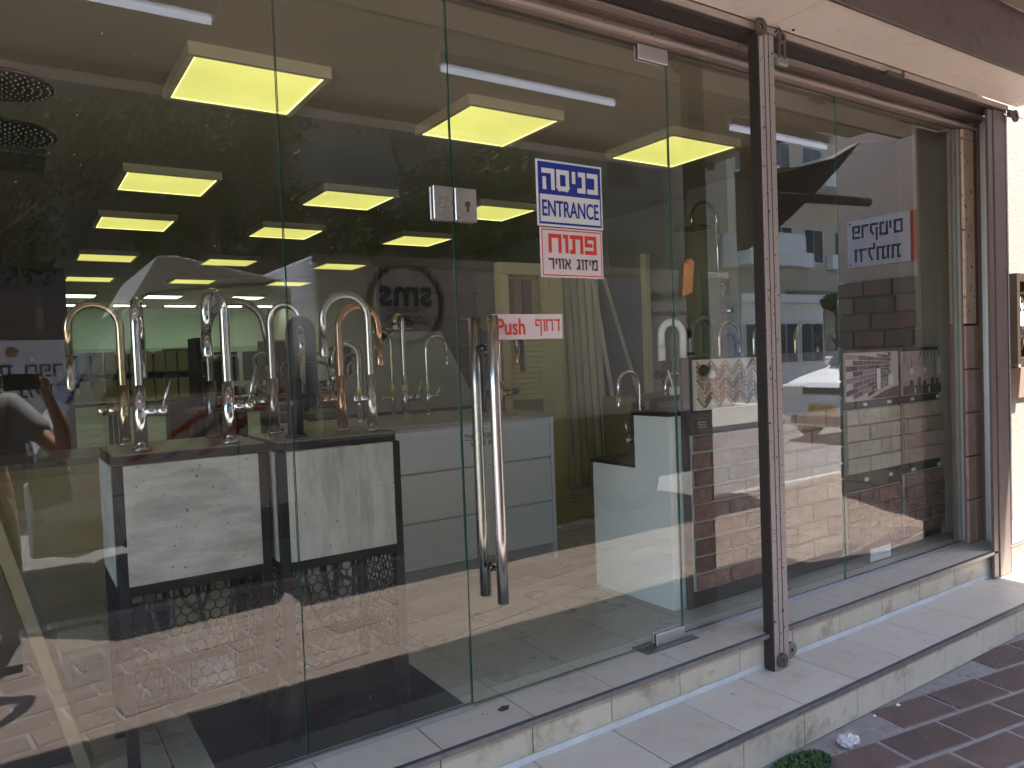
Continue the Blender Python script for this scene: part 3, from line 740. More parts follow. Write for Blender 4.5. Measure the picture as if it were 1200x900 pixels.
def pedestal(x0, x1, y0, y1, lab, cm, seed):
    rg = random.Random(seed)
    t = thing('display_pedestal', lab, 'display stand', ((x0+x1)/2, (y0+y1)/2, .3205), 'tall tap display stands in the window')
    T = .032; zt = 1.285
    for xx in (x0, x1-T):
        for yy in (y0, y1-T):
            obj('leg', B().box(xx, xx+T, yy, yy+T, .3205, zt-.034, bev=.002), blackm, t)
    for zz in (zt-.032, .872, .515):
        for yy in (y0+.001, y1-T+.001):
            obj('rail', B().box(x0+T, x1-T, yy, yy+T-.002, zz, zz+.028 if zz < 1.2 else zt-.006), blackm, t)
        for xx in (x0+.001, x1-T+.001):
            obj('rail', B().box(xx, xx+T-.002, y0+T, y1-T, zz, zz+.028 if zz < 1.2 else zt-.006), blackm, t)
    obj('top', B().box(x0+.004, x1-.004, y0+.004, y1-.004, zt-.0055, zt, bev=.001), topm, t)
    obj('front_panel', B().box(x0+T-.004, x1-T+.004, y0-.004, y0+.008, .901, zt-.034, bev=.001), cm, t)
    obj('side_panel', B().box(x0-.003, x0+.008, y0+T, y1-T, .902, zt-.034), cm, t)
    obj('side_panel', B().box(x1-.008, x1+.003, y0+T, y1-T, .902, zt-.034), cm, t)
    for nm, o, U, w in (('lattice', (x0+T, y0+.014, .544), (1, 0, 0), x1-x0-2*T), ('lattice', (x0+.014, y0+T, .544), (0, 1, 0), y1-y0-2*T), ('lattice', (x1-.014, y0+T, .544), (0, 1, 0), y1-y0-2*T)):
        b = B(); hexmesh(b, o, U, (0, 0, 1), w, .326)
        obj(nm, b, blackm, t)
    for k in range(5):
        cx = x0+.07+rg.random()*(x1-x0-.16); cyy = y0+.08+rg.random()*(y1-y0-.16); ln = .16+rg.random()*.16
        p = [(cx+.035*math.cos(PI-PI*q/8)*(1 if k % 2 else 1.6), cyy+.02*math.sin(q), 0.90-ln*math.sin(PI*q/8)) for q in range(9)]
        obj('supply_hose', B().tube(p, .007, 7), hose if k % 2 else blackm, t)
    return t
pedestal(.228, .664, .183, .565, 'left black framed stand with grey concrete panel, chrome taps and white box beneath', conc_m, 1)
pedestal(.682, 1.100, .131, .500, 'right black framed stand with concrete panel, carrying copper and black taps', conc2_m, 2)

def faucet(x, y, z0, H, Rr, ang, r, m, drop, lang, label, lever_up=.09, group='taps shown on the stands', cat='tap', head=None, name='kitchen_faucet', lean=0.0, hl=.075, hz=.115):
    """gooseneck tap; ang: compass of the spout, lang: of the handle (degrees, 0 = +x)"""
    t = thing(name, label, cat, (x, y, z0), group)
    r *= 1.03
    a = R(ang); dx, dy = math.cos(a), math.sin(a)
    pts = [(0, 0, .10)]
    for q in range(1, 4): pts.append((0, 0, .10+(H-Rr-.10)*q/3))
    for q in range(1, 13):
        th = PI*q/12
        d = Rr*(1-math.cos(th)); zz = H-Rr+Rr*math.sin(th)
        pts.append((dx*d, dy*d, zz))
    e = pts[-1]
    d2 = drop*.45
    pts.append((e[0]+dx*lean*.4, e[1]+dy*lean*.4, e[2]-d2))
    lp = lambda P: [(x+p[0], y+p[1], z0+p[2]) for p in P]
    obj('spout', B().tube(lp(pts), r, 14), m, t)
    e2 = pts[-1]
    obj('spray_head', B().tube(lp([(e2[0], e2[1], e2[2]-.001), (e2[0]+dx*lean*.5, e2[1]+dy*lean*.5, e2[2]-(drop-d2)*.9), (e2[0]+dx*lean*.6, e2[1]+dy*lean*.6, e2[2]-(drop-d2))]), [r*1.06, r*1.12, r*1.02], 14), head or m, t)
    obj('body', B().tube(lp([(0, 0, .004), (0, 0, hz+.08)]), r*1.36, 16), m, t)
    obj('base_ring', B().lathe((x, y, z0), [(r*1.9, 0.0005), (r*1.9, .005), (r*1.5, .009)], 18), m, t)
    l = R(lang); lx, ly = math.cos(l), math.sin(l)
    vb = obj('valve', B().tube(lp([(lx*r*.9, ly*r*.9, hz), (lx*hl*.62, ly*hl*.62, hz)]), r*1.15, 14).tube(lp([(lx*hl*.65, ly*hl*.65, hz), (lx*hl, ly*hl, hz)]), r*1.25, 14), m, t)
    if lever_up: obj('lever', B().tube(lp([(lx*hl*.85, ly*hl*.85, hz+r*1.1), (lx*(hl+.012), ly*(hl+.012), hz+lever_up)]), .0042, 8), m, vb)
    return t
Z = 1.2855
faucet(.303, .500, Z, .455, .073, 180, .0125, brassm, .20, 182, 'champagne brass gooseneck tap at the back left of the left stand', 0)
faucet(.318, .262, Z, .455, .075, 78, .0135, chrome, .17, -4, 'polished chrome tap with upright lever, front left of the left stand')
faucet(.575, .510, Z, .470, .098, 2, .0135, darksteel, .15, 20, 'dark gunmetal tap with wide arch, back of the left stand', .06, lean=.03)
faucet(.570, .248, Z, .470, .060, 232, .0145, chrome, .14, -2, 'brightest chrome tap with thick arch, front right of the left stand', .115)
faucet(.768, .440, Z, .450, .060, -48, .0130, steel, .10, 170, 'satin steel tap, back left of the right stand', .0)
faucet(.782, .252, Z, .385, .038, 20, .0185, blackm, .22, -3, 'thick black tap beside the glass joint on the right stand', .05)
faucet(.975, .330, Z, .440, .078, 3, .0135, copper, .14, 182, 'copper gooseneck tap at the middle of the right stand', 0)
faucet(1.045, .228, Z, .470, .080, 178, .0135, steel, .13, 185, 'tall brushed steel gooseneck tap on the right stand corner', 0)

# ================================================================ COUNTER
ct = thing('drawer_counter', 'long pale grey drawer counter with two line lettering behind the door handle', 'counter', (2.0, 1.6, .3205))
cy0 = 1.337
obj('carcass', B().box(1.30, 2.632, cy0+.02, 2.12, .3205, 1.165), whitepaint, ct)
obj('side_panel', B().box(2.633, 2.655, cy0, 2.12, .3205, 1.166), whitepaint, ct)
zs = [(.42, .665), (.675, .925), (.935, 1.150)]
for a_, b_ in zs:
    obj('drawer', B().box(1.302, 2.628, cy0, cy0+.0195, a_, b_, bev=.002), whitepaint, ct)
obj('plinth', B().box(1.302, 2.628, cy0+.01, cy0+.0198, .3205, .414), mat('grey_plinth', (.42, .46, .48), .5), ct)
obj('worktop', B().box(1.28, 2.67, cy0-.012, 2.14, 1.1665, 1.19, bev=.002), mat('grey_worktop', (.30, .30, .28), .35), ct)
text('THE ORIGINAL', 2.165, cy0, 1.097, .235, .024, sg_k, ct, bold=.01, depth=.001)
text('SINCE 2001', 2.175, cy0, 1.055, .175, .024, sg_k, ct, bold=.01, depth=.001)
obj('print_line', B().box(2.05, 2.285, cy0-.0012, cy0-.0006, 1.0755, 1.078), sg_k, ct)
ZC = 1.1905; G2 = 'taps on the counters inside the shop'
faucet(1.95, 1.85, ZC, .60, .03, 200, .016, steel, .05, 0, 'tall steel tap tower with twin spouts standing on the counter', .10, G2, hl=.10)
faucet(1.93, 1.98, ZC, .52, .07, 160, .009, brassm, .10, 180, 'thin brass spout tap just behind the steel tap tower', 0, G2)
faucet(2.10, 1.85, ZC, .48, .08, 10, .008, chrome, .10, 0, 'thin chrome tap curling right of the steel tap tower', .05, G2)
faucet(2.42, 1.75, ZC, .50, .03, 10, .021, navy, .28, -5, 'thick navy enamel tap on the counter behind the door joint', 0, G2, hl=.09)
faucet(2.47, 1.60, ZC, .48, .07, 8, .012, copper, .12, 0, 'bronze gooseneck tap on the counter behind the door handle', 0, G2)
faucet(2.60, 1.80, ZC, .50, .085, 0, .015, navy, .18, -5, 'black gooseneck tap right of the door handle under the Push sign', .02, G2, hl=.12)
faucet(1.62, 1.75, ZC, .44, .08, 190, .010, chrome, .12, 0, 'slim chrome tap at the left end of the drawer counter', .05, G2)
faucet(1.72, 1.95, ZC, .46, .07, 150, .010, darksteel, .12, 0, 'slim dark tap near the left end of the drawer counter', .05, G2)
def table(x0, x1, y0, y1, z, lab, n, seed, gname):
    rg = random.Random(seed)
    t = thing('display_table', lab, 'table', ((x0+x1)/2, (y0+y1)/2, .3205))
    obj('top', B().box(x0, x1, y0, y1, z-.04, z, bev=.003), topm, t)
    for xx in (x0+.02, x1-.06):
        for yy in (y0+.02, y1-.06): obj('leg', B().box(xx, xx+.04, yy, yy+.04, .3205, z-.041), blackm, t)
    names = ['chrome', 'brass', 'dark steel', 'copper', 'black']
    ms = [chrome, brassm, darksteel, copper, blackm]
    for k in range(n):
        x = x0+.08+(x1-x0-.16)*(k+.5)/n; y = y0+.1+(y1-y0-.2)*rg.random()
        c = rg.choice([0, 0, 0, 1, 2, 4, 3])
        faucet(x, y, z+.0005, rg.uniform(.32, .5), rg.uniform(.06, .09), rg.choice([0, 180, 200, 340, 270, 90]), .011, ms[c], rg.uniform(.06, .14), rg.choice([0, 180]),
               '%s gooseneck tap, %s from the left on the %s' % (names[c], ('first', 'second', 'third', 'fourth', 'fifth', 'sixth', 'seventh', 'eighth', 'ninth')[k], gname), .05, 'taps on the '+gname)
table(1.55, 2.65, 2.7, 3.2, 1.20, 'nearer display table behind the counter, crowded with chrome taps', 8, 3, 'nearer display table')
table(1.3, 3.1, 4.5, 5.1, 1.18, 'farther display table in mid shop, crowded with mixed taps', 9, 4, 'farther display table')
table(.9, 3.4, 7.0, 7.6, 1.18, 'farthest display table deep in the shop with a row of taps', 8, 5, 'farthest display table')
# leaning display panel, dark racks
lp_ = thing('sloping_panel', 'grey green sloping display panel standing on the counter behind taps', 'display panel', (2.1, 2.3, 1.19))
obj('panel', B().prism([(1.75, 1.20), (2.72, 1.20), (2.45, 1.72), (2.10, 1.72), (1.75, 1.40)], 2.30, 2.33), mat('grey_green_board', (.24, .28, .25), .6), lp_)
obj('foot', B().box(1.8, 2.7, 2.331, 2.40, 1.0, 1.2), blackm, lp_)
rk = thing('slatted_rack', 'dark navy rack with horizontal slats behind the counter', 'rack', (3.3, 3.9, .32))
obj('back', B().box(2.75, 3.62, 4.0, 4.04, .3205, 2.35), navy, rk)
for k in range(15):
    obj('slat', B().box(2.8, 3.58, 3.972, 3.998, 1.10+k*.055, 1.112+k*.055), mat('steel_slat', (.35, .36, .36), .3, .7), rk)
for xx in (2.745, 3.59): obj('upright', B().box(xx, xx+.035, 3.96, 4.0-.001, .3205, 2.36), blackm, rk)
dkc = thing('dark_display_unit', 'tall black display unit beside the cream frame', 'display unit', (3.3, 3.2, .32))
obj('carcass', B().box(2.98, 3.42, 3.42, 3.8, .3205, 2.28), mat('soot', (.02, .019, .018), .5), dkc)
for k in range(5): obj('shelf', B().box(2.99, 3.41, 3.36, 3.42-.001, 1.2+k*.22, 1.215+k*.22), darksteel, dkc)
# cream framed display with blinds
cf = thing('cream_display_frame', 'cream wooden display frame holding blinds and door samples', 'display frame', (3.6, 3.3, .32))
crm = mat('cream_wood', (.78, .72, .42), .55, var=.08, scale=4, stretch=(5, 5, .6))
obj('frame', B().box(3.42, 4.05, 3.02, 3.12, 2.22, 2.32, bev=.004).box(3.88, 4.05, 3.0, 3.12, .3205, 2.219, bev=.004).box(3.42, 3.50, 3.02, 3.12, .3205, 2.219, bev=.004), crm, cf)
obj('back_board', B().box(3.501, 3.879, 3.14, 3.16, .3205, 2.219), mat('ochre_board', (.35, .26, .10), .6, var=.3, scale=4), cf)
for k, (xa, c) in enumerate(((3.51, (.22, .13, .05)), (3.60, (.30, .21, .09)), (3.70, (.12, .10, .09)), (3.79, (.38, .34, .16)))):
    obj('sample_door', B().box(xa, xa+.085, 3.10, 3.135, 1.86, 2.19), mat('sample_%d' % k, c, .6, var=.2), cf)
for k in range(14):
    obj('slat', B().prism([(3.085, 1.16+k*.046), (3.09, 1.158+k*.046), (3.115, 1.20+k*.046), (3.11, 1.202+k*.046)], 3.505, 3.875, 'x'), mat('cream_slat', (.80, .74, .44), .5, var=.06), cf)
# long leaning profiles
prm = mat('long_moulding', (.66, .66, .52), .5, var=.15, rnd=.2, scale=3, stretch=(6, 6, .5))
for k in range(7):
    xa = 4.08+k*.075; c = 3.12-.012*k
    lb = ('long pale moulding strip %s in the upright row by the cream frame' % ('first', 'second', 'third', 'fourth', 'fifth', 'sixth', 'seventh')[k])
    tpz = 2.30+.02*math.sin(k*2.1)
    p = B().obox((xa, c+.04, (tpz+.3205)/2), (1, 0, 0), (0, 1, 0), Vector((0.0, .05, 1)).normalized(), .026, .012, (tpz-.33)/2)
    p.obox((xa, c+.026, (tpz+.3205)/2), (1, 0, 0), (0, 1, 0), Vector((0.0, .05, 1)).normalized(), .010, .006, (tpz-.34)/2)
    tag(obj('moulding_strip', p, prm), lb, 'moulding', 'long moulding strips leaning upright')
tag(obj('slanted_profile', B().bar((4.60, 2.98, .93), (4.34, 2.98, 2.42), .022, .03), mat('pale_strip', (.75, .74, .62), .5)), 'thin pale strip leaning at a slant across the moulding row', 'strip')
sp_ = thing('slate_panel', 'large slate blue panel standing upright right of the mouldings', 'panel', (4.9, 3.2, .32))
obj('sheet', B().box(4.62, 5.30, 3.2, 3.23, .3205, 2.26), mat('slate_blue', (.075, .115, .17), .35, var=.25, scale=3), sp_)
obj('diagonal_rail', B().bar((4.68, 3.18, 2.24), (5.12, 3.18, 1.0), .03, .02), mat('pale_strip', (.75, .74, .62), .5), sp_)
obj('post', B().box(5.16, 5.22, 3.12, 3.19, .3205, 2.48), crm, sp_)
bs = thing('low_wall_shelf', 'low wooden shelf along the side wall behind the white stand', 'shelf', (4.9, 2.6, .32))
obj('board', B().box(4.2, 5.18, 2.35, 2.70, 1.12, 1.16, bev=.003), mat('pine', (.30, .22, .12), .5, var=.2, scale=6, stretch=(.5, 4, 4)), bs)
obj('side', B().box(4.2, 4.23, 2.36, 2.69, .3205, 1.119).box(5.14, 5.17, 2.36, 2.69, .3205, 1.119), mat('pine', (.3, .22, .12)), bs)
obj('front', B().box(4.231, 5.139, 2.36, 2.38, .36, 1.05), mat('dim_olive', (.10, .09, .05), .6), bs)
orb = tag(obj('orange_label', B().box(4.26, 4.33, 2.345, 2.349, .80, .85), mat('orange_card', (.5, .16, .05), .5)), 'small orange card hanging beside the moulding strips', 'card')

# white stepped stand
wp = thing('white_stepped_stand', 'white stepped stand with black tops and taps right of the door', 'display stand', (2.75, .5, .3205))
obj('body', B().prism([(.245, .3205), (.795, .3205), (.795, .965), (.475, .965), (.475, 1.222), (.245, 1.222)], 2.50, 2.90, 'x'), mat('white_stand_lacquer', (.76, .80, .80), .35, var=.03, scale=2), wp)
obj('low_top', B().box(2.49, 2.91, .477, .805, .9655, .985, bev=.002), blackm, wp)
obj('high_top', B().box(2.49, 2.91, .236, .485, 1.2225, 1.242, bev=.002), blackm, wp)
faucet(2.70, .64, .9855, .44, .075, 182, .0105, chrome, .10, 175, 'slim chrome tap on the low step of the white stand', .10, 'taps on the white stand', hl=.09, hz=.09)
faucet(2.80, .42, 1.2425, .17, .07, 182, .010, chrome, .03, 0, 'short chrome arch tap at the back of the white stand top', 0, 'taps on the white stand', hz=.03)
faucet(2.70, .33, 1.2425, .42, .062, 170, .0165, white_en, .12, 160, 'white enamel gooseneck tap on top of the white stand', .10, 'taps on the white stand', hl=.07, hz=.09)

# ================================================================ BRICK BOARDS in the right window
bbm = mat('dark_brown_board', (.055, .045, .038), .55, var=.15)
brick_red = mat('red_brick_slip', (.19, .105, .085), .8, var=.35, scale=22, bump=.5, bscale=60, rnd=.30, spots=(.40, .33, .29), spot_scale=18, spot_amt=.5)
brick_tan = mat('tan_brick_slip', (.40, .30, .245), .8, var=.2, scale=14, bump=.4, bscale=50, rnd=.16, spots=(.5, .42, .36), spot_scale=10, spot_amt=.5)
brick_gry = mat('pale_brick_slip', (.46, .42, .37), .8, var=.18, scale=14, bump=.4, bscale=50, rnd=.14, spots=(.34, .30, .27), spot_scale=10, spot_amt=.5)
mort = mat('pale_mortar', (.42, .41, .38), .9, var=.12, bump=.3)
tagm = mat('white_price_tag', (.7, .7, .68), .5)
Yb = .2
def brickfield(parent, x0, x1, z0, z1, bw, bh, m, seed, j=.010):
    rg = random.Random(seed)
    obj('mortar_bed', B().box(x0, x1, Yb+.002, Yb+.012, z0, z1), mort, parent)
    nrow = max(1, int(round((z1-z0)/bh))); bh = (z1-z0)/nrow
    for r_ in range(nrow):
        za, zb = z0+r_*bh+j/2, z0+(r_+1)*bh-j/2
        x = x0-(bw*.5 if r_ % 2 else 0)+.0
        while x < x1-.004:
            a, c = max(x+j/2, x0+.001), min(x+bw-j/2, x1-.001)
            if c-a > .02:
                d = rg.uniform(0, .004)
                obj('brick', B().box(a, c, Yb-.012-d, Yb+.0015, za, zb, bev=.003), m, parent)
            x += bw
def board(x0, x1, lab):
    t = thing('brick_sample_board', lab, 'display board', ((x0+x1)/2, Yb, .3205), 'brick sample boards in the right window')
    obj('backing', B().box(x0-(.02 if x0 < 2.6 else 0), x1, Yb+.0125, Yb+.03, .3205, 1.49), bbm, t)
    return t
b1 = board(2.585, 3.20, 'left brick board with herringbone tile photo over red bricks')
brickfield(b1, 2.60, 3.19, .40, 1.13, .235, .0805, brick_red, 1, .014)
obj('ledge', B().box(2.586, 3.199, Yb-.014, Yb+.0119, 1.135, 1.235), bbm, b1)
obj('shop_card', B().box(2.60, 2.71, Yb-.0165, Yb-.0145, 1.155, 1.20), sg_k, b1)
for r_ in range(3): text(('BRICK', 'STONE 24', 'TILE')[r_], 2.655, Yb-.0166, 1.189-r_*.012, .06, .006, sg_w, b1, depth=.0005)
# herringbone print, built as slats
hb = obj('photo_print', B().box(2.63, 3.12, Yb-.004, Yb+.0119, 1.242, 1.478), mat('print_white', (.6, .57, .53), .35), b1)
cols = [(.20, .11, .07), (.34, .22, .13), (.12, .065, .05), (.40, .30, .20), (.27, .16, .10), (.44, .36, .25)]
bb = [B() for _ in cols]; rg = random.Random(5)
for i in range(-1, 6):
    for j in range(-3, 16):
        for s_ in (0, 1):
            cx = 2.63+.035+i*.10+s_*.05; cz = 1.236+j*.021
            d = Vector((.7, 0, .714)) if s_ else Vector((.7, 0, -.714))
            cc = Vector((cx, Yb-.0045, cz+(.0 if s_ else .0)))
            pa = cc-d*.034; pb = cc+d*.034
            if min(pa.x, pb.x) < 2.625 or max(pa.x, pb.x) > 3.13 or min(pa.z, pb.z) < 1.245 or max(pa.z, pb.z) > 1.476: continue
            bb[rg.randrange(6)].bar(pa, pb, .0014, .0125, upv=(0, 0, 1))
for k, c in enumerate(cols):
    if bb[k].v: obj('print_planks', bb[k], mat('plank_%d' % k, c, .5, var=.3, scale=30), hb)
obj('print_vase', B().lathe((2.74, Yb-.006, 1.385), [(.004, .0), (.018, .006), (.022, .02), (.015, .036), (.006, .045)], 12), white_en, hb)
obj('print_plant', B().lathe((2.685, Yb-.006, 1.42), [(.004, -.02), (.028, 0), (.024, .02), (.006, .035)], 9), mat('dark_leaf_print', (.03, .05, .02), .7), hb)
b2 = board(3.215, 3.775, 'second brick board behind the car reflection with plain tan bricks')
brickfield(b2, 3.225, 3.765, .40, 1.18, .26, .10, brick_tan, 2)
b3 = board(3.80, 4.365, 'third brick board with greyish brick wall photo over pale bricks')
brickfield(b3, 3.81, 4.345, .80, 1.16, .22, .095, brick_gry, 3, .006)
brickfield(b3, 3.81, 4.345, .36, .70, .20, .085, brick_red, 4)
b4 = board(4.385, 4.925, 'rightmost brick board with photo of a salon room over tan bricks')
brickfield(b4, 4.395, 4.90, .80, 1.16, .22, .095, brick_tan, 5, .006)
brickfield(b4, 4.395, 4.90, .36, .74, .20, .08, brick_red, 6)
for t_, xs in ((b3, (4.0, 4.25)), (b4, (4.5, 4.8))):
    for x in xs:
        obj('price_tag', B().box(x, x+.035, Yb+.006, Yb+.0118, .745, .765).box(x, x+.035, Yb+.006, Yb+.0118, 1.172, 1.19), tagm, t_)
pr1 = obj('photo_print', B().box(3.82, 4.35, Yb-.002, Yb+.0119, 1.205, 1.475), mat('mauve_print', (.52, .46, .48), .35, var=.1), b3)
rg = random.Random(9); pc = [(.13, .09, .11), (.20, .15, .17), (.28, .22, .24), (.08, .055, .07)]
pb_ = [B() for _ in pc]
for r_ in range(11):
    for c in range(9):
        u0 = c/9+(.5/9 if r_ % 2 else 0); u1 = u0+1/9*.93
        def W(u, v):       # bricks running away to the right, as the print shows them
            s_ = 1/(1+1.5*u)
            return (3.825+.50*(1-s_)/.6, 1.40+(v-.62)*.38*s_)
        q = [W(u0, r_/11), W(u1, r_/11), W(u1, (r_+.86)/11), W(u0, (r_+.86)/11)]
        if max(p[0] for p in q) > 4.28 or max(p[1] for p in q) > 1.473 or min(p[1] for p in q) < 1.208: continue
        pb_[rg.randrange(4)].prism(q, Yb-.003, Yb-.0022)
for k, c in enumerate(pc): obj('print_bricks', pb_[k], mat('print_brick_%d' % k, c, .4, var=.15), pr1)
obj('print_frames', B().box(4.12, 4.16, Yb-.0042, Yb-.0032, 1.26, 1.38).box(4.24, 4.29, Yb-.0042, Yb-.0032, 1.28, 1.34), white_en, pr1)
obj('print_frame_edges', B().box(4.115, 4.12-.0003, Yb-.0042, Yb-.0032, 1.255, 1.385).box(4.1603, 4.164, Yb-.0042, Yb-.0032, 1.255, 1.385), sg_k, pr1)
obj('print_floor', B().prism([(4.05, 1.21), (4.345, 1.21), (4.345, 1.275), (4.20, 1.25)], Yb-.0044, Yb-.0043+.0009), mat('print_dark', (.09, .08, .075), .4), pr1)
pr2 = obj('photo_print', B().box(4.40, 4.905, Yb-.002, Yb+.0119, 1.205, 1.47), mat('salon_print', (.40, .36, .37), .35, var=.12), b4)
b = B()
for k in range(7): b.prism([(4.60+k*.04, 1.466), (4.612+k*.04, 1.466), (4.585+k*.045, 1.42+.004*k), (4.575+k*.045, 1.42+.004*k)], Yb-.003, Yb-.0022)
b.box(4.402, 4.903, Yb-.003, Yb-.0022, 1.208, 1.262)
for x in (4.47, 4.56, 4.62, 4.71, 4.77): b.box(x, x+.035, Yb-.0042, Yb-.0032, 1.24, 1.30+.012*math.sin(x*50))
b.box(4.49, 4.494, Yb-.0042, Yb-.0032, 1.37, 1.43).box(4.64, 4.644, Yb-.0042, Yb-.0032, 1.37, 1.43)
b.box(4.755, 4.76, Yb-.0042, Yb-.0032, 1.30, 1.45).box(4.855, 4.86, Yb-.0042, Yb-.0032, 1.28, 1.45)
obj('print_dark_shapes', b, mat('print_dark', (.09, .08, .075), .4), pr2)
b = B().lathe((4.492, Yb-.0045, 1.35), [(.02, 0), (.02, .001)], 14, 'y').lathe((4.642, Yb-.0045, 1.35), [(.018, 0), (.018, .001)], 14, 'y').box(4.79, 4.83, Yb-.0042, Yb-.0032, 1.32, 1.42).box(4.52, 4.535, Yb-.0048, Yb-.0043, 1.215, 1.25).box(4.68, 4.695, Yb-.0048, Yb-.0043, 1.215, 1.25)
obj('print_light_shapes', b, white_en, pr2)
# shelf with round taps behind the boards
sh = thing('tap_shelf', 'narrow black shelf behind the brick boards holding arched taps', 'shelf', (3.6, .85, .3205))
obj('board', B().box(2.95, 4.45, .74, .94, 1.25, 1.275), blackm, sh)
for x in (2.97, 3.9, 4.41): obj('leg', B().box(x, x+.03, .82, .85, .3205, 1.249), blackm, sh)
G3 = 'arched taps on the shelf behind the boards'
faucet(3.10, .84, 1.2755, .40, .10, 0, .020, blackm, .08, 180, 'black wide arched tap nearest the white stand on the shelf', 0, G3)
faucet(3.30, .84, 1.2755, .44, .11, 0, .022, mat('grey_enamel', (.20, .22, .19), .3, .4), .12, 180, 'thick grey arched tap on the shelf above the herringbone photo', 0, G3)
faucet(3.50, .80, 1.2755, .41, .09, 0, .010, brassm, .10, 180, 'gold arched tap on the shelf left of the peeling post', 0, G3)
faucet(3.62, .88, 1.2755, .34, .06, 0, .012, mat('royal_blue_enamel', (.01, .03, .35), .3), .08, 180, 'royal blue tap on the shelf beside the peeling post', 0, G3)
faucet(3.86, .84, 1.2755, .38, .08, 0, .011, chrome, .08, 180, 'chrome arched tap on the shelf right of the peeling post', 0, G3)
faucet(4.22, .80, 1.2755, .40, .12, 0, .013, brassm, .08, 180, 'wide gold arched tap on the shelf over the white car reflection', 0, G3)
# shower column at the pillar
sc_ = thing('shower_column', 'chrome shower column with round rain head on the corner pillar', 'shower', (5.12, 2.2, 1.5))
p = [(5.13, 2.2, 1.35), (5.13, 2.2, 2.45)]+[(5.13-.155*(1-math.cos(PI*q/10)), 2.2, 2.62+.16*math.sin(PI*q/10)) for q in range(11)]+[(4.82, 2.2, 2.56)]
obj('riser', B().tube(p, .013, 12), chrome, sc_)
obj('rain_head', B().lathe((4.82, 2.2, 2.545), [(.155, 0), (.155, .008), (.03, .014), (.02, .03)], 28), darksteel, sc_)
obj('wall_bracket', B().tube([(5.13, 2.2, 2.5), (5.19, 2.2, 2.5)], .02, 10), chrome, sc_)
obj('mixer', B().tube([(5.13, 2.06, 1.85), (5.13, 2.34, 1.85)], .022, 12).tube([(5.10, 2.10, 1.85), (5.04, 2.10, 1.85)], .008, 8), chrome, sc_)
hs_ = obj('hand_shower', B().tube([(5.10, 2.12, 1.9), (5.06, 2.10, 2.05)], .012, 10).lathe((5.05, 2.1, 2.06), [(.04, 0), (.045, .012), (.02, .02)], 16), chrome, sc_)
tag(obj('tile_chart', B().box(4.68, 4.92, 2.0, 2.02, 1.5, 2.15), mat('pale_green_chart', (.34, .40, .30), .5)), 'pale green sample chart standing behind the shower column', 'chart')
# ================================================================ LEFT of window
ls = thing('shower_head_stand', 'wall rail at the left edge carrying three shower heads', 'shower stand', (-.2, .8, .3205))
obj('pole', B().tube([(-.22, .8, .3205), (-.22, .8, 2.8)], .025, 12), blackm, ls)
obj('foot', B().lathe((-.22, .8, .3205), [(.16, 0), (.16, .012), (.03, .02)], 20), blackm, ls)
def head(name, lab, z, m, arm_m, cx=.015, r=.165):
    t = thing(name, lab, 'shower head', (cx, .8, z), 'shower heads at the left edge of the window')
    obj('plate', B().lathe((cx, .8, z), [(r*.97, 0), (r, .003), (r, .010), (r*.3, .016), (.02, .03)], 36), m, t)
    obj('arm', B().tube([(cx, .8, z+.028), (cx, .8, z+.05), (cx-.03, .8, z+.08), (cx-.09, .8, z+.09), (-.196, .8, z+.09)], .012, 12), arm_m, t)
    nb_ = B()
    for k in range(1, 7):
        for q in range(6*k):
            a = 2*PI*q/(6*k); rr_ = r*.9*k/6
            nb_.lathe((cx+rr_*math.cos(a), .8+rr_*math.sin(a), z-.004), [(.0022, 0), (.003, .0041)], 5)
    obj('nozzles', nb_, mat('pale_nozzle', (.5, .48, .44), .5), t)
head('rain_shower_head', 'round copper rain shower head at the upper left edge', 2.485, mat('brown_copper', (.16, .07, .04), .3, .9, var=.1), copper)
head('rain_shower_head', 'round black rain shower head below the copper one', 2.325, blackm, blackm)
t = thing('slatted_shower_head', 'square dark slatted shower head lowest of the three', 'shower head', (-.02, .8, 2.24), 'shower heads at the left edge of the window')
obj('plate', B().box(-.17, .138, .66, .94, 2.246, 2.256), blackm, t)
for k in range(9): obj('slat', B().box(-.165+k*.034, -.165+k*.034+.030, .665, .935, 2.236, 2.2455), mat('bronze_slat', (.06, .05, .04), .35, .6), t)
obj('arm', B().tube([(-.06, .8, 2.2565), (-.06, .8, 2.27), (-.196, .8, 2.275)], .01, 10), blackm, t)
# leaning boards, picture box
lb = thing('leaning_boards', 'tall boards with pale wooden edge leaning at the left edge inside', 'boards', (-.1, .6, .3205))
obj('pale_edge', B().bar((-.13, .45, 1.42), (.135, .40, .3265), .07, .035), mat('pale_ply', (.20, .17, .10), .6, var=.15), lb)
obj('dark_board', B().prism([(-.60, .3205), (.10, .3205), (-.165, 1.44), (-.60, 1.44)], .46, .48), mat('black_board', (.018, .018, .02), .4), lb)
pb2 = thing('picture_box', 'white box with a blue tap photo on the floor by the left stand', 'box', (.18, 1.1, .3205))
wb_ = mat('box_white_blue', (.50, .58, .70), .5, var=.04)
obj('carton', B().box(.105, .262, .99, 1.25, .3205, .50, bev=.002), wb_, pb2)
obj('photo', B().box(.135, .245, .9865, .9895, .36, .465), mat('photo_blue', (.10, .20, .42), .4, var=.4, scale=14), pb2)
obj('photo_tap', B().tube([(.155, .985, .43), (.17, .985, .445), (.185, .985, .43), (.185, .985, .40)], .006, 8).lathe((.225, .985, .43), [(.003, 0), (.010, .006), (.004, .02)], 10), brassm, pb2)
pb3 = thing('appliance_box', 'white and black striped box on the floor behind the left stand lattice', 'box', (.5, .75, .3205))
obj('carton', B().box(.30, .70, .66, .95, .3205, .58, bev=.002), mat('box_pale', (.50, .55, .64), .5), pb3)
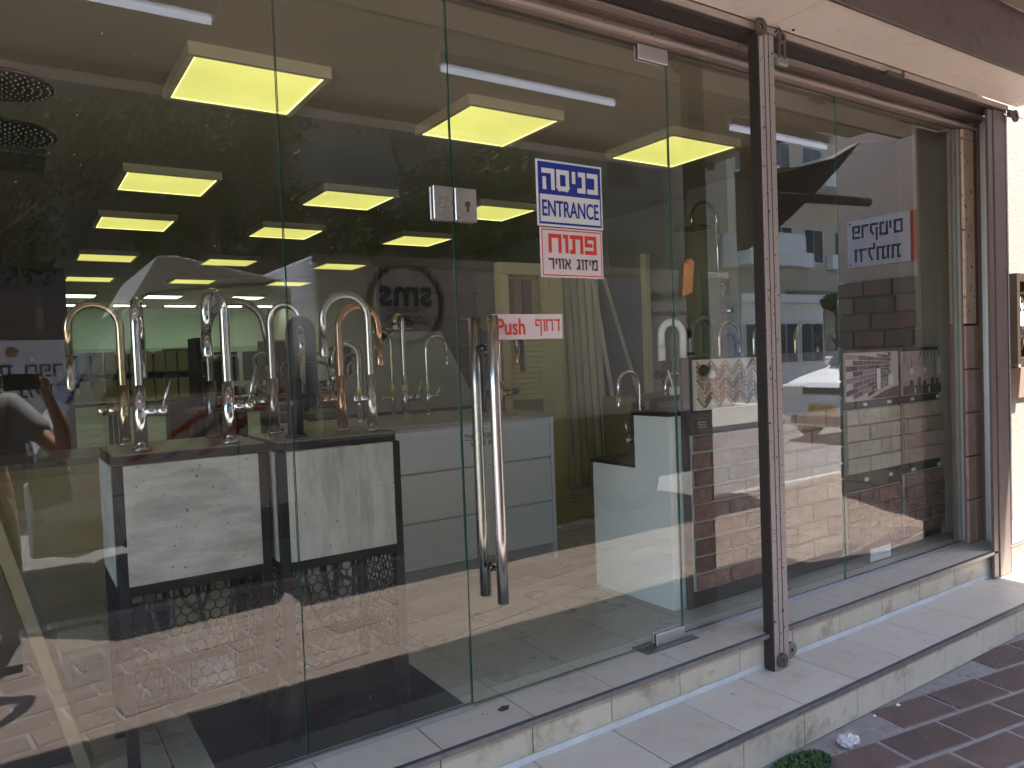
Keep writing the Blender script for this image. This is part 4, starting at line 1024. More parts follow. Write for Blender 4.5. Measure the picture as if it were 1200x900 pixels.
for k in range(12): obj('bar_print', B().box(.32+k*.015, .326+k*.015, .6575, .6595, .37, .50), sg_k, pb3)
obj('print_band', B().box(.32, .68, .6575, .6595, .345, .355).box(.64, .65, .6575, .6595, .3555, .56), sg_k, pb3)
tag(obj('black_bucket', B().lathe((.34, .50, .62), [(.05, 0), (.07, .02), (.08, .12), (.075, .125)], 18), blackm), 'small black bucket held inside the left stand lattice', 'bucket')
tag(obj('dark_floor_mat', B().box(.455, 1.263, .02, .598, .3202, .3204+.0001), mat('dark_mat', (.022, .023, .028), .8, bump=.3, spec=.2)), 'dark floor mat under the two tall stands', 'mat')

# cream side cabinet behind left taps
lc = thing('cream_cabinet', 'low cream cabinet inside the shop behind the left stand', 'cabinet', (.6, 2.6, .3205))
obj('body', B().box(-.6, 1.15, 2.3, 2.9, .3205, 1.05), mat('ochre_cabinet', (.42, .37, .20), .6, var=.15), lc)
obj('top', B().box(-.62, 1.17, 2.28, 2.92, 1.051, 1.08), topm, lc)
obj('drawer', B().box(-.2, .4, 2.28, 2.299, .5, 1.0).box(.42, 1.1, 2.28, 2.299, .5, 1.0), mat('ochre_cabinet2', (.46, .41, .23), .6), lc)
sr = thing('slatted_shelf', 'pale slatted shelf unit deep in the shop behind the brass tap', 'shelf', (.9, 6, .3205))
for zz in (1.35, 1.62):
    for k in range(9):
        obj('slat', B().box(.55+k*.11, .64+k*.11, 6.0, 6.03, zz-.10, zz+.1), mat('pale_slat', (.5, .53, .44), .5), sr)
obj('upright', B().box(.45, .5, 6.0, 6.4, .3205, 1.85).box(1.6, 1.65, 6.0, 6.4, .3205, 1.85), blackm, sr)
obj('shelf_board', B().box(.501, 1.599, 6.04, 6.4, 1.2, 1.23).box(.501, 1.599, 6.04, 6.4, 1.48, 1.51), blackm, sr)
bxs = random.Random(21)
for k in range(9):
    x = 2.0+k*.33; y = 9.0+bxs.random()*1.5; h = bxs.uniform(.9, 1.75)
    c = bxs.choice([(.02, .02, .022), (.03, .025, .02), (.06, .045, .03), (.015, .02, .04)])
    t = thing('dark_cabinet', 'dark stock cabinet %s from the left deep in the shop' % ('first', 'second', 'third', 'fourth', 'fifth', 'sixth', 'seventh', 'eighth', 'ninth')[k], 'cabinet', (x, y, .3205), 'dark cabinets deep in the shop')
    obj('body', B().box(x-.15, x+.15, y, y+.4, .3205, .32+h), mat('dk%d' % k, c, .4), t)
    obj('door_gap', B().box(x-.002, x+.002, y-.003, y-.0005, .4, .3+h), blackm, t)
    obj('top', B().box(x-.155, x+.155, y-.01, y+.41, .3205+h, .345+h), mat('pale_top', (.3, .3, .25), .4), t)

# ================================================================ SMALL THINGS OUTSIDE
bg_ = bmesh.new()
bmesh.ops.create_icosphere(bg_, subdivisions=3, radius=.034)
rg = random.Random(4)
for v in bg_.verts:
    n_ = math.sin(v.co.x*160+1)*math.cos(v.co.y*140)*.007+rg.uniform(-.004, .004)
    v.co = Vector((v.co.x*1.25, v.co.y*.95, max(v.co.z*.75, -.02)))+v.co.normalized()*n_
me = bpy.data.meshes.new('plastic_bag'); bg_.to_mesh(me); bg_.free()
pm_ = bpy.data.materials.new('crumpled_plastic'); pm_.use_nodes = True
pp = pm_.node_tree.nodes['Principled BSDF']; pp.inputs['Base Color'].default_value = (.62, .60, .63, 1); pp.inputs['Roughness'].default_value = .25
pp.inputs['Alpha'].default_value = .62
me.materials.append(pm_)
o = bpy.data.objects.new('plastic_bag', me); COL.objects.link(o); o.location = (2.585, -.565, .018)
tag(o, 'crumpled clear plastic wrapper lying on the brown pavers', 'litter')
mb_ = B(); rg = random.Random(8)
for k in range(3200):
    a = rg.random()*2*PI; q = math.sqrt(rg.random())
    x = 2.30+.155*q*math.cos(a); y = -.555+.07*q*math.sin(a); hh = .035*(1-q*q)+.004
    z_ = rg.random()*hh; d = Vector((rg.uniform(-1, 1), rg.uniform(-1, 1), rg.uniform(0, 1.4))).normalized()*rg.uniform(.008, .017)
    s_ = Vector((d.y, -d.x, 0)).normalized()*.003 if abs(d.x)+abs(d.y) > 0 else Vector((.003, 0, 0))
    c = Vector((x, y, z_))
    mb_.add([c-s_, c+s_, c+d], [(0, 1, 2)])
mo = B()
mo.lathe((2.30, -.555, -.002), [(.13, 0), (.11, .006), (.07, .014), (.02, .018)], 14)
mo.v = [(x_, -.555+(y_+.555)*.45, z_) for x_, y_, z_ in mo.v]
ms = thing('weed_clump', 'small dark green clump of weeds at the foot of the lower step', 'plant', (2.3, -.55, 0))
obj('leaves', mb_, mat('weed_green', (.035, .075, .02), .7, var=.5, scale=60), ms, kind='stuff')
obj('soil', mo, mat('soil', (.03, .03, .018), .9), ms)
for k, (x, y, r_) in enumerate(((3.02, -.505, .010), (2.86, -.5, .006))):
    tag(obj('paper_scrap', B().prism([(x, y), (x+r_*2, y+.003), (x+r_*1.6, y-r_), (x+r_*.3, y-r_*.8)], .001, .006, 'z'), white_en), ('larger' if k == 0 else 'smaller')+' white paper scrap on the pavers against the lower step', 'litter')
tag(obj('leaf_scrap', B().prism([(1.325, -.075), (1.35, -.06), (1.375, -.07), (1.36, -.09), (1.335, -.09)], .3206, .324, 'z'), mat('dead_leaf', (.05, .035, .02), .7)), 'dark scrap on the threshold tile by the door corner', 'litter')

gb = B(); rg = random.Random(31)
for k in range(420):
    x = rg.uniform(1.6, 5.2); y = -.492-abs(rg.gauss(0, .10)) if k % 3 else rg.uniform(-1.2, -.5)
    q = rg.uniform(.0008, .0028)
    gb.obox((x, y, q*.6), (math.cos(k), math.sin(k), 0), (-math.sin(k), math.cos(k), 0), (0, 0, 1), q*rg.uniform(.8, 2), q, q*.6)
tag(obj('grit', gb, mat('grit', (.20, .18, .15), .9, var=.5, scale=80), kind='stuff'), 'fine grit scattered on the pavers along the lower step', 'grit')
# ================================================================ STREET BEHIND THE CAMERA (mirrored in the glass)
tw_ = mat('truck_white', (.60, .60, .62), .35, var=.03, scale=2, coat=.3)
tk = thing('delivery_truck', 'white delivery truck with red stripes and round logo parked along the kerb', 'truck', (2.5, -4.4, -.12))
ty, tz = -3.4, -5.5
cab = [(.30, .32), (.14, .36), (.09, .60), (.11, 1.02), (.20, 1.16), (.31, 1.30), (.52, 1.72), (.70, 1.97), (.84, 2.06), (1.72, 2.14), (1.80, 2.10), (1.80, .50), (1.45, .48), (1.38, .66), (1.22, .80), (1.0, .84), (.80, .78), (.66, .62), (.62, .40)]
cb = bmesh.new()
def bevprism(poly, y0, y1, bev, m, name, parent, seg=2):
    bm = bmesh.new(); n = len(poly)
    a = [bm.verts.new((p[0], y0, p[1])) for p in poly]; c = [bm.verts.new((p[0], y1, p[1])) for p in poly]
    bm.faces.new(a[::-1]); bm.faces.new(c)
    for i in range(n): bm.faces.new((a[i], a[(i+1) % n], c[(i+1) % n], c[i]))
    bmesh.ops.recalc_face_normals(bm, faces=bm.faces)
    ed = [e for e in bm.edges if abs(e.verts[0].co.y-e.verts[1].co.y) < 1e-6]
    bmesh.ops.bevel(bm, geom=ed, offset=bev, segments=seg, affect='EDGES', clamp_overlap=True)
    bmesh.ops.triangulate(bm, faces=[f for f in bm.faces if len(f.verts) > 4])
    off = rootloc(parent)
    for v in bm.verts: v.co -= off
    me = bpy.data.meshes.new(name); bm.to_mesh(me); bm.free(); me.materials.append(m)
    o = bpy.data.objects.new(name, me); COL.objects.link(o); o.parent = parent
    return o
bevprism(cab, tz, ty, .05, tw_, 'cab', tk)
wg = mat('vehicle_glass', (.012, .018, .028), .12, var=0, spec=.35)
bw = mat('windscreen_blue', (.03, .07, .16), .08, var=.1, spec=.8)
obj('windscreen', B().prism([(.305, 1.325), (.66, 1.93), (.648, 1.94), (.293, 1.335)], tz+.15, ty-.10), bw, tk)
obj('side_window', B().prism([(.50, 1.36), (1.30, 1.36), (1.30, 1.92), (.86, 1.90), (.74, 1.80)], ty+.0005, ty+.006), wg, tk)
obj('door_gap', B().box(.50, .512, ty+.0005, ty+.004, .8, 1.35).box(1.34, 1.352, ty+.0005, ty+.004, .7, 2.0).box(.513, 1.339, ty+.0005, ty+.004, .70, .708), blackm, tk)
obj('door_handle', B().box(1.15, 1.28, ty+.001, ty+.02, 1.22, 1.25), blackm, tk)
obj('fuel_flap', B().lathe((.60, ty+.001, 1.18), [(.028, 0), (.028, .006)], 14, 'y'), mat('trim_grey', (.25, .25, .27), .5), tk)
for yy in (ty-.32, tz+.06):
    obj('headlight', B().prism([(.085, .66), (.075, .78), (.10, .98), (.26, 1.03), (.30, .72)], yy+.05, yy+.324 if yy < -5 else ty+.004), mat('headlight_glass', (.35, .36, .36), .1, .6, var=.4, scale=18), tk)
obj('grille', B().box(.075, .1, tz+.5, ty-.42, .70, .98), mat('grille_black', (.02, .02, .02), .4), tk)
obj('bumper', B().box(.05, .58, tz-.005, ty+.008, .36, .60, bev=.02), mat('bumper_beige', (.40, .38, .33), .5), tk)
obj('fog_light', B().lathe((.42, ty+.009, .50), [(.06, 0), (.05, .012)], 16, 'y'), mat('fog_amber', (.35, .22, .10), .3), tk)
fa = bevprism([(.70, 2.0), (.885, 2.31), (1.0, 2.32), (1.72, 2.17), (1.72, 2.145), (1.45, 2.14), (.84, 2.07)], tz+.1, ty-.02, .02, tw_, 'roof_fairing', tk)
obj('box', B().box(1.95, 6.6, tz-.08, ty+.04, .95, 2.36, bev=.02), tw_, tk)
obj('box_rail', B().box(1.94, 6.61, ty+.0405, ty+.055, .93, 1.0).box(1.94, 6.61, ty+.0405, ty+.055, 2.30, 2.365), silver, tk)
obj('chassis', B().box(.8, 6.5, -5.1, -3.8, .45, .80), blackm, tk)
def wheel(cx, yy, r, w, parent, name='wheel'):
    wv = obj(name, B().lathe((cx, yy-w/2, r-.12), [(r*.6, 0), (r*.94, .01), (r, w*.25), (r, w*.75), (r*.94, w-.01), (r*.6, w)], 28, 'y'), mat('tyre_rubber', (.015, .015, .015), .8), parent)
    obj('rim', B().lathe((cx, yy-w/2, r-.12), [(r*.2, w+.004), (r*.58, w-.03), (r*.59, w+.002)], 20, 'y').lathe((cx, yy-w/2, r-.12), [(r*.59, -.002), (r*.2, .02)][::-1], 20, 'y'), mat('rim_grey', (.3, .3, .3), .4, .6), wv)
for cx in (1.02, 5.2):
    for yy in (ty-.16, tz+.16): wheel(cx, yy, .40, .24, tk)
obj('mudguard', B().box(4.7, 5.7, ty-.28, ty+.0, .82, .9), blackm, tk)
obj('added_road_screen', B().box(.64, 6.5, ty-.36, ty-.32, .17, .85), blackm, tk)  # added black sheet that hides the sunlit road beyond the truck
obj('skirt', B().box(2.1, 4.6, ty-.01, ty+.02, .42, .90), mat('dark_skirt', (.05, .05, .05), .5), tk)
red = mat('stripe_red', (.45, .03, .02), .4)
for k in range(3):
    obj('stripe', B().prism([(.62+k*.22, .92), (.68+k*.22, .92), (1.38+k*.16, 1.34), (1.34+k*.16, 1.36)], ty+.0065+.0004*k, ty+.0085+.0004*k), red if k != 1 else mat('stripe_grey', (.15, .15, .17), .4), tk)
text('MANSCHER', 1.47, ty+.003, 1.12, .32, .06, sg_k, tk, face='+y', bold=.02)
# logo on the box
lx, lz, ly_ = 2.71, 1.99, ty+.041
def ring(r0, r1, m, name, th=.003, y=ly_):
    b = B(); n = 48
    v = [(lx+q*math.cos(2*PI*k/n), y+t, lz+q*math.sin(2*PI*k/n)) for t in (0, th) for q in (r0, r1) for k in range(n)]
    f = []
    for k in range(n):
        k2 = (k+1) % n
        f += [[k, k2, n+k2, n+k], [2*n+k, 3*n+k, 3*n+k2, 2*n+k2], [k, 2*n+k, 2*n+k2, k2], [n+k, n+k2, 3*n+k2, 3*n+k]]
    b.add(v, f); return obj(name, b, m, tk)
lg = mat('logo_grey_green', (.03, .045, .04), .4)
ring(.30, .335, lg, 'logo_ring'); ring(.345, .352, lg, 'logo_ring')
text('sms', lx, ly_+.002, lz+.06, .46, .15, lg, tk, face='+y', bold=.03)
text('LOGISTICS', lx, ly_+.002, lz-.13, .36, .07, lg, tk, face='+y', bold=.02)
text('INTERNATIONAL', lx, ly_+.002, lz-.05, .34, .03, lg, tk, face='+y')
grn = mat('print_green', (.02, .16, .08), .4)
text('08-9751-480', 5.75, ly_+.002, 2.09, .62, .10, grn, tk, face='+y', bold=.03)
text('www.sms.co.il', 5.75, ly_+.002, 1.93, .62, .07, sg_b, tk, face='+y', bold=.01)

# oncoming white car
cw = mat('car_white', (.74, .75, .77), .3, var=.02, coat=.5)
ca = thing('white_car', 'white car with orange indicator and yellow plate driving up the street', 'car', (13.5, -5.5, -.12))
cyc, cx0 = -5.5, 11.5
body = [(cx0+.02, .08), (cx0-.05, .28), (cx0-.04, .50), (cx0+.10, .66), (cx0+.55, .74), (cx0+1.15, .82), (cx0+1.3, .84), (cx0+4.0, .86), (cx0+4.35, .80), (cx0+4.42, .40), (cx0+4.35, .08)]
bevprism(body, cyc-.86, cyc+.86, .09, cw, 'body', ca)
bevprism([(cx0+1.12, .82), (cx0+1.80, 1.30), (cx0+2.0, 1.36), (cx0+3.3, 1.36), (cx0+3.95, .86)], cyc-.76, cyc+.76, .08, cw, 'cabin', ca)
obj('windscreen', B().prism([(cx0+1.15, .87), (cx0+1.77, 1.31), (cx0+1.755, 1.32), (cx0+1.135, .88)], cyc-.66, cyc+.66), wg, ca)
for s_ in (-1, 1):
    yy = cyc+s_*.762
    obj('side_window', B().prism([(cx0+1.45, .92), (cx0+1.95, 1.28), (cx0+3.1, 1.28), (cx0+3.5, .92)], min(yy, yy+s_*.006), max(yy, yy+s_*.006)), wg, ca)
    hl = obj('headlight', B().box(cx0-.075, cx0+.12, cyc+s_*.58-.20, cyc+s_*.58+.20, .48, .645, bev=.03), mat('car_lamp', (.75, .74, .68), .2, 0, var=.3, scale=20), ca)
    obj('indicator', B().box(cx0-.085, cx0+.14, cyc+s_*.84-.05, cyc+s_*.84+.035, .50, .64, bev=.02), mat('amber_lens', (.75, .25, .05), .25), hl)
    obj('mirror', B().box(cx0+1.35, cx0+1.45, cyc+s_*.86-.02, cyc+s_*.86+.16 if s_ > 0 else cyc-.72, .86, .99, bev=.02), cw, ca)
obj('grille', B().box(cx0-.06, cx0+.02, cyc-.36, cyc+.36, .52, .60), blackm, ca)
obj('lower_intake', B().box(cx0-.075, cx0-.02, cyc-.6, cyc+.6, .12, .22), blackm, ca)
pl = obj('number_plate', B().box(cx0-.09, cx0-.076, cyc-.26, cyc+.26, .27, .38), mat('plate_yellow', (.75, .45, .06), .4), ca)
text('795-45-185', cx0-.0905, cyc, .325, .44, .07, sg_k, pl, face='-x', bold=.01)
for xx in (cx0+.75, cx0+3.5):
    for s_ in (-1, 1): wheel(xx, cyc+s_*.78, .37, .2, ca)
for ch in list(ca.children):          # a tall car: everything but the wheels stretched upwards
    if ch.name.startswith('wheel'): continue
    for q in [ch]+list(ch.children):
        for v in q.data.vertices: v.co.z *= 1.30

# kiosk wall with school sign
kw = thing('kiosk', 'dark brown low kiosk wall across the street with a white school sign', 'kiosk', (-1.5, -9, 0))
obj('body', B().box(-3.2, .50, -10.2, -8.0, 0, 2.5), mat('kiosk_brown', (.05, .037, .03), .7, var=.2, scale=3), kw)
obj('sign_board', B().box(-1.6, .55, -7.99, -7.96, 1.0, 1.93), mat('sign_grey_white', (.40, .39, .41), .5), kw)
heb('בית ספר', .12, -7.96, 1.58, .80, .15, sg_k, kw, face='+y', t=.17, depth=.003)
heb("ד'ב מקור", .10, -7.96, 1.35, .90, .15, sg_k, kw, face='+y', t=.17, depth=.003)
obj('emblem', B().lathe((-.05+.08, -7.955, 1.80), [(.06, 0), (.055, .006)], 14, 'y'), mat('emblem_brown', (.22, .10, .05), .5), kw)
obj('door_plate', B().box(.28, .36, -7.99, -7.97, 2.05, 2.3), mat('plate_olive', (.10, .10, .07), .5), kw)

# projecting banner wall to the right
bwall = thing('neighbour_wall', 'mauve rendered side wall jutting out past the shop with a banner', 'wall', (7.4, -1.2, 0))
obj('render', B().box(7.0, 8.2, -2.28, 0.046, 0, 5.2), mat('mauve_render', (.62, .54, .50), .85, var=.05, scale=2, bump=.3), bwall)
rg = random.Random(12)
stone_mats = [mat('stone_block_%d' % k, c, .85, var=.3, scale=9, bump=.6, bscale=25, rnd=.2) for k, c in enumerate(((.30, .26, .23), (.24, .16, .135), (.20, .18, .165)))]
for r_ in range(13):
    y_ = -2.28+(-.0 if r_ % 2 else .0); first = True
    while y_ < .03:
        w_ = rg.uniform(.26, .46) if not (first and r_ % 2) else .18
        first = False
        c_ = min(y_+w_, .04)
        if c_-y_ > .05: obj('stone_block', B().box(6.955-rg.uniform(0, .02), 6.999, y_+.008, c_-.008, r_*.165+.01, r_*.165+.157, bev=.008), rg.choice(stone_mats), bwall)
        y_ += w_
bn = thing('banner', 'white banner with navy Hebrew words and red end panel on the mauve wall', 'banner', (6.98, -1.6, 2.5))
obj('white_field', B().box(6.985, 6.999, -2.17, -1.54, 2.28, 2.74), mat('banner_white', (.78, .82, .95), .5, var=.03), bn)
obj('red_field', B().box(6.985, 6.999, -1.539, -1.15, 2.28, 2.74), mat('banner_red', (.50, .06, .04), .5), bn)
nv = mat('banner_navy', (.01, .015, .09), .5)
heb('פרקטים', 6.985, -1.86, 2.62, .50, .13, nv, bn, face='-x', t=.18, depth=.003)
heb('ודלתות', 6.985, -1.86, 2.39, .46, .13, nv, bn, face='-x', t=.18, depth=.003)
heb('ח', 6.985, -1.40, 2.66, .08, .07, sg_w, bn, face='-x', t=.2, depth=.003)
text('8', 6.985, -1.40, 2.53, .07, .09, sg_w, bn, face='-x', bold=.02, depth=.003)
heb('ב', 6.985, -1.40, 2.40, .08, .07, sg_w, bn, face='-x', t=.2, depth=.003)
obj('eyelet', B().lathe((6.984, -2.14, 2.71), [(.01, 0), (.01, -.003)], 10, 'x').lathe((6.984, -2.14, 2.31), [(.01, 0), (.01, -.003)], 10, 'x'), sg_k, bn)

# buildings across the street
win_m = mat('window_dark', (.03, .04, .05), .15)
frm_m = mat('window_frame_pale', (.5, .5, .48), .5)
def building(name, lab, x0, x1, y0, y1, h, m, cols_, rows, z0=1.2, facade='+y', ac=0, seed=0, frm_m=frm_m, win_m=win_m):
    t = thing(name, lab, 'building', ((x0+x1)/2, (y0+y1)/2, 0))
    obj('wall', B().box(x0, x1, y0, y1, 0, h), m, t)
    obj('roof', B().box(x0-.15, x1+.15, y0-.15, y1+.15, h, h+.25), m, t)
    rg = random.Random(seed)
    for i in range(cols_):
        for j in range(rows):
            zz = z0+j*3.0
            if facade == '+y':
                xx = x0+(x1-x0)*(i+.5)/cols_
                w = obj('window', B().box(xx-.6, xx+.6, y1+.001, y1+.05, zz, zz+1.3), frm_m, t)
                obj('pane', B().box(xx-.54, xx-.02, y1+.051, y1+.056, zz+.06, zz+1.24).box(xx+.02, xx+.54, y1+.051, y1+.056, zz+.06, zz+1.24), win_m, w)
                if rg.random() < ac: obj('air_conditioner', B().box(xx+.8, xx+1.5, y1+.001, y1+.3, zz-.2, zz+.35, bev=.02), white_en, t)
            else:
                yy = y0+(y1-y0)*(i+.5)/cols_
                w = obj('window', B().box(x0-.05, x0-.001, yy-.6, yy+.6, zz, zz+1.3), frm_m, t)
                obj('pane', B().box(x0-.056, x0-.051, yy-.54, yy-.02, zz+.06, zz+1.24).box(x0-.056, x0-.051, yy+.02, yy+.54, zz+.06, zz+1.24), win_m, w)
                if rg.random() < ac: obj('air_conditioner', B().box(x0-.35, x0-.001, yy+.8, yy+1.5, zz-.2, zz+.35, bev=.02), white_en, t)
    return t
building('apartment_building', 'long dull brown apartment block across the street behind the truck', -16, 19.5, -26, -17, 15, mat('brown_render', (.085, .075, .062), .85, bump=.2), 9, 4, ac=0, seed=1, frm_m=mat('window_frame_brown', (.07, .06, .05), .7), win_m=mat('shuttered_window', (.04, .035, .03), .8, spec=.1))
building('apartment_building', 'pale apartment block with air conditioners down the street', 29, 46, -28, -13, 12, mat('cream_render', (.44, .38, .31), .85, bump=.2), 6, 3, ac=.9, seed=2)
wb2 = building('apartment_building', 'sand coloured apartment block standing closer to the road down the street', 20.5, 28.0, -30, -15.0, 9.5, mat('sand_render', (.46, .39, .30), .8, bump=.2), 4, 3, ac=.9, seed=5, z0=1.6)
obj('balcony', B().box(20.2, 23.2, -15.0, -13.9, 4.3, 5.4), mat('balcony_white', (.6, .6, .58), .7), wb2)
obj('balcony', B().box(24.4, 27.6, -15.0, -13.9, 7.2, 8.2), mat('balcony_white', (.6, .6, .58), .7), wb2)
obj('awning', B().prism([(-14.99, 3.6), (-13.2, 3.1), (-13.2, 3.0), (-14.99, 3.45)], 23.5, 27, 'x'), mat('awning_olive', (.22, .22, .12), .8), wb2)
building('garden_house', 'low white house with arched porch seen above the car', 18, 22, -20, -12.5, 2.9, mat('white_render2', (.60, .60, .56), .8), 3, 1, seed=6, z0=1.0)
building('end_building', 'grey building closing the far end of the street', 50, 60, -30, 14, 15, mat('grey_render', (.36, .35, .34), .8), 7, 4, ac=.5, seed=4, facade='-x')

def tree(x, y, hgt, rad, lab, seed, zc, nleaf=9000, name='street_tree'):
    rg = random.Random(seed)
    t = thing(name, lab, 'tree', (x, y, 0))
    tb = B().tube([(x, y, -.1), (x+.1, y, hgt*.3), (x-.05, y+.1, hgt*.55), (x, y, hgt*.8)], [.2, .16, .11, .04], 9)
    for k in range(7):
        a = rg.random()*2*PI; zz = hgt*rg.uniform(.35, .6)
        tb.tube([(x, y, zz), (x+math.cos(a)*rad*.4, y+math.sin(a)*rad*.4, zz+rad*.3), (x+math.cos(a)*rad*.75, y+math.sin(a)*rad*.75, zz+rad*.55)], [.07, .04, .015], 6)
    obj('trunk', tb, mat('bark', (.08, .06, .045), .9, bump=.5), t)
    clumps = [(Vector((rg.gauss(0, .45)*rad, rg.gauss(0, .45)*rad, rg.gauss(0, .38)*rad*.8)), rg.uniform(.25, .5)*rad*.6) for _ in range(46)]
    lb_ = B(); vs = []; fs = []
    for k in range(nleaf):
        c, s_ = rg.choice(clumps)
        p = Vector((x, y, zc))+c+Vector((rg.gauss(0, 1), rg.gauss(0, 1), rg.gauss(0, .7)))*s_*.5
        d = Vector((rg.gauss(0, 1), rg.gauss(0, 1), rg.gauss(0, 1)-.3)).normalized()
        e_ = d.orthogonal().normalized()*.05; d *= .11
        i = len(vs); vs += [p-e_, p+d*.5-e_*.2+e_, p+d, p+d*.4-e_*1.6]; fs.append((i, i+1, i+2, i+3))
    lb_.v = [tuple(v) for v in vs]; lb_.f = fs; lb_.mi = [0]*len(fs); lb_.sm = [False]*len(fs)
    obj('crown', lb_, mat('leaf_green', (.03, .045, .010), .85, spec=.15, var=.5, scale=3), t)
tree(-1.2, -11.5, 7, 2.6, 'leafy street tree beside the dark kiosk across the road', 1, 4.6, 14000)
tree(3.2, -12.2, 7.5, 2.6, 'leafy street tree behind the delivery truck', 2, 4.9, 14000)
tree(9.2, -12.5, 7, 2.4, 'leafy street tree past the back of the truck', 3, 4.7, 12000)
tree(20.3, -10.9, 3.8, .34, 'slim dark street tree beyond the white car', 4, 2.75, 1500)
tree(-6.2, -11.5, 8, 3.0, 'leafy street tree left of the kiosk', 6, 5.0, 9000)

# ================================================================ PHOTOGRAPHER
def skin(name, chains, mats, parent, sub=2, root=0):
    """chains: list of [(pos, radius), ...]; a chain may start with an int = index of an existing vertex"""
    vs = []; es = []; rad_ = []
    off = rootloc(parent)
    for ch in chains:
        prev = None
        for q in ch:
            if isinstance(q, int): prev = q; continue
            vs.append(tuple(Vector(q[0])-off)); rad_.append(q[1])
            if prev is not None: es.append((prev, len(vs)-1))
            prev = len(vs)-1
    me = bpy.data.meshes.new(name); me.from_pydata(vs, es, [])
    o = bpy.data.objects.new(name, me); COL.objects.link(o)
    md = o.modifiers.new('skin', 'SKIN')
    if not me.skin_vertices: 
        bm = bmesh.new(); bm.from_mesh(me); bm.verts.layers.skin.verify(); bm.to_mesh(me); bm.free()
    for i, r_ in enumerate(rad_):
        sv = me.skin_vertices[0].data[i]
        sv.radius = (r_, r_) if not isinstance(r_, tuple) else r_
        sv.use_root = (i == root)
    md.use_smooth_shade = True
    s2 = o.modifiers.new('sub', 'SUBSURF'); s2.levels = sub; s2.render_levels = sub
    dg = bpy.context.evaluated_depsgraph_get()
    m2 = bpy.data.meshes.new_from_object(o.evaluated_get(dg))
    bpy.data.objects.remove(o)
    m2.materials.clear(); m2.materials.append(mats)
    for p_ in m2.polygons: p_.use_smooth = True
    o = bpy.data.objects.new(name, m2); COL.objects.link(o); o.parent = parent
    return o
pe = thing('person', 'person in grey T-shirt and khaki trousers holding up a phone with both hands', 'person', (-.17, -2.6, 0))
skinm = mat('skin', (.34, .17, .10), .55, var=.06)
px_, py_ = -.19, -2.62
sh_r = (px_+.19, py_+.01, 1.36); sh_l = (px_-.19, py_+.01, 1.36)
chains = [
    [((px_, py_, .98), .13), ((px_, py_, 1.15), .125), ((px_, py_+.005, 1.32), .13), ((px_, py_+.01, 1.42), .075), ((px_, py_+.02, 1.49), .055), ((px_, py_+.03, 1.57), .082), ((px_, py_+.035, 1.66), .088), ((px_, py_+.03, 1.73), .06)],
    [2, (sh_r, .062), ((.11, -2.50, 1.22), .05), ((.215, -2.41, 1.09), .042), ((.215, -2.33, 1.24), .04), ((.172, -2.28, 1.37), .028), ((.150, -2.265, 1.43), (.034, .016)), ((.142, -2.262, 1.475), (.034, .014))],
]
body = chains
n0 = 8
ri = n0+6    # palm vertex of the right hand
chains += [[ri, ((.128, -2.256, 1.505), .010), ((.105, -2.252, 1.53), .009), ((.09, -2.25, 1.532), .008)],
           [ri, ((.135, -2.246, 1.49), .010), ((.112, -2.247, 1.512), .009)],
           [ri-1, ((.125, -2.25, 1.452), .011), ((.105, -2.252, 1.442), .010)],
           [ri, ((.150, -2.246, 1.50), .009), ((.138, -2.246, 1.52), .008)],
           [ri, ((.160, -2.248, 1.495), .009), ((.152, -2.247, 1.512), .0075)]]
cnt = sum(len([q for q in c if not isinstance(q, int)]) for c in chains)
la = cnt
chains += [[2, (sh_l, .062), ((-.47, -2.50, 1.20), .05), ((-.50, -2.40, 1.08), .042), ((-.36, -2.34, 1.22), .04), ((-.13, -2.285, 1.38), .028), ((-.085, -2.27, 1.44), (.034, .016)), ((-.065, -2.264, 1.475), (.032, .014))]]
li = la+6
chains += [[li, ((-.05, -2.256, 1.505), .010), ((-.035, -2.252, 1.532), .009)],
           [li, ((-.045, -2.248, 1.49), .010), ((-.030, -2.249, 1.505), .009)],
           [li-1, ((-.055, -2.253, 1.452), .011), ((-.035, -2.254, 1.442), .010)],
           [li, ((-.062, -2.25, 1.50), .009), ((-.05, -2.25, 1.518), .008)],
           [li, ((-.075, -2.25, 1.495), .009), ((-.066, -2.25, 1.51), .0075)]]
cnt2 = sum(len([q for q in c if not isinstance(q, int)]) for c in chains)
chains += [[0, ((px_+.10, py_, .90), .10), ((px_+.115, py_+.03, .52), .06), ((px_+.12, py_-.01, .12), .045), ((px_+.12, py_+.02, .05), .04), ((px_+.125, py_+.14, .035), .035)],
           [0, ((px_-.10, py_, .90), .10), ((px_-.115, py_+.03, .52), .06), ((px_-.12, py_-.01, .12), .045), ((px_-.12, py_+.02, .05), .04), ((px_-.125, py_+.14, .035), .035)]]
bd = skin('body', chains, skinm, pe)
grey_c = mat('grey_cotton', (.20, .20, .20), .9, var=.12, scale=10)
khaki = mat('khaki_cotton', (.22, .18, .11), .9, var=.15, scale=9)
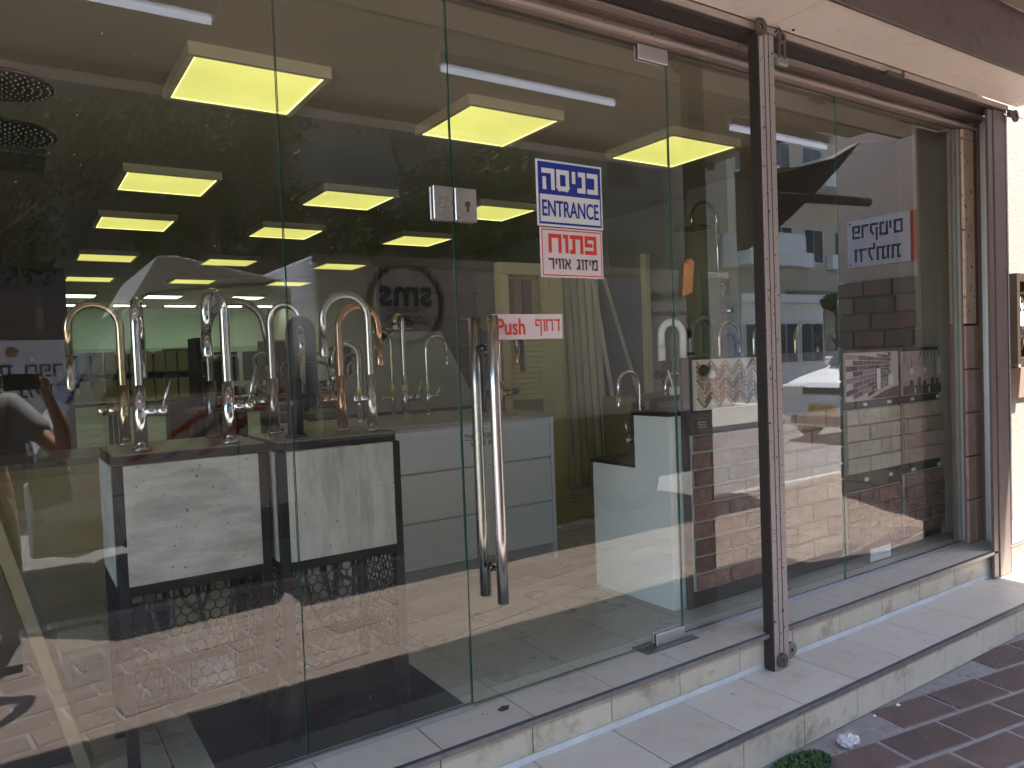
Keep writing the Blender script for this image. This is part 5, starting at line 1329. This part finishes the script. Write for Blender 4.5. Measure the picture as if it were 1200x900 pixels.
skin('shirt', [[((px_, py_, .92), .165), ((px_, py_, 1.12), .158), ((px_, py_+.005, 1.30), .165), ((px_, py_+.008, 1.40), .10)],
               [2, (sh_r, .085), ((.09, -2.525, 1.255), .078), ((.135, -2.48, 1.19), .07)],
               [2, (sh_l, .085), ((-.43, -2.53, 1.25), .078), ((-.475, -2.49, 1.18), .07)]], grey_c, pe)
skin('trousers', [[((px_, py_, .98), .15), ((px_, py_, .90), .15)],
                  [1, ((px_+.10, py_, .80), .105), ((px_+.115, py_+.03, .52), .088), ((px_+.12, py_, .14), .078)],
                  [1, ((px_-.10, py_, .80), .105), ((px_-.115, py_+.03, .52), .088), ((px_-.12, py_, .14), .078)]], khaki, pe)
skin('hair', [[((px_, py_+.0, 1.62), .075), ((px_, py_+.01, 1.72), .092), ((px_, py_+.035, 1.765), .065)]], mat('dark_hair', (.02, .015, .012), .8), pe)
for s_ in (-1, 1):
    obj('shoe', B().prism([(py_-.07, .0), (py_+.21, .0), (py_+.215, .04), (py_+.10, .10), (py_-.05, .11), (py_-.075, .05)], px_+s_*.12-.05, px_+s_*.12+.05, 'x'), mat('brown_shoe', (.05, .035, .025), .6), pe)
    obj('eye', B().lathe((px_+s_*.033, py_+.119, 1.645), [(.002, .008), (.011, .004), (.013, 0)], 10, 'y'), white_en, pe)
obj('nose', B().prism([(py_+.115, 1.60), (py_+.145, 1.605), (py_+.118, 1.65)], px_-.013, px_+.013, 'x'), skinm, pe)
obj('mouth', B().box(px_-.025, px_+.025, py_+.105, py_+.116, 1.568, 1.576), mat('lips', (.25, .08, .07), .5), pe)
for s_ in (-1, 1): obj('ear', B().lathe((px_+s_*.088, py_+.03, 1.64), [(.008, -.01), (.024, 0), (.010, .01)], 10, 'x'), skinm, pe)
ph = thing('phone', 'dark phone held up sideways by the photographer', 'phone', (.045, -2.245, 1.49))
obj('case', B().box(-.03, .125, -2.249, -2.240, 1.452, 1.532, bev=.003), blackm, ph)
obj('rim', B().box(-.031, .126, -2.2475, -2.2415, 1.5322, 1.5335), silver, ph)
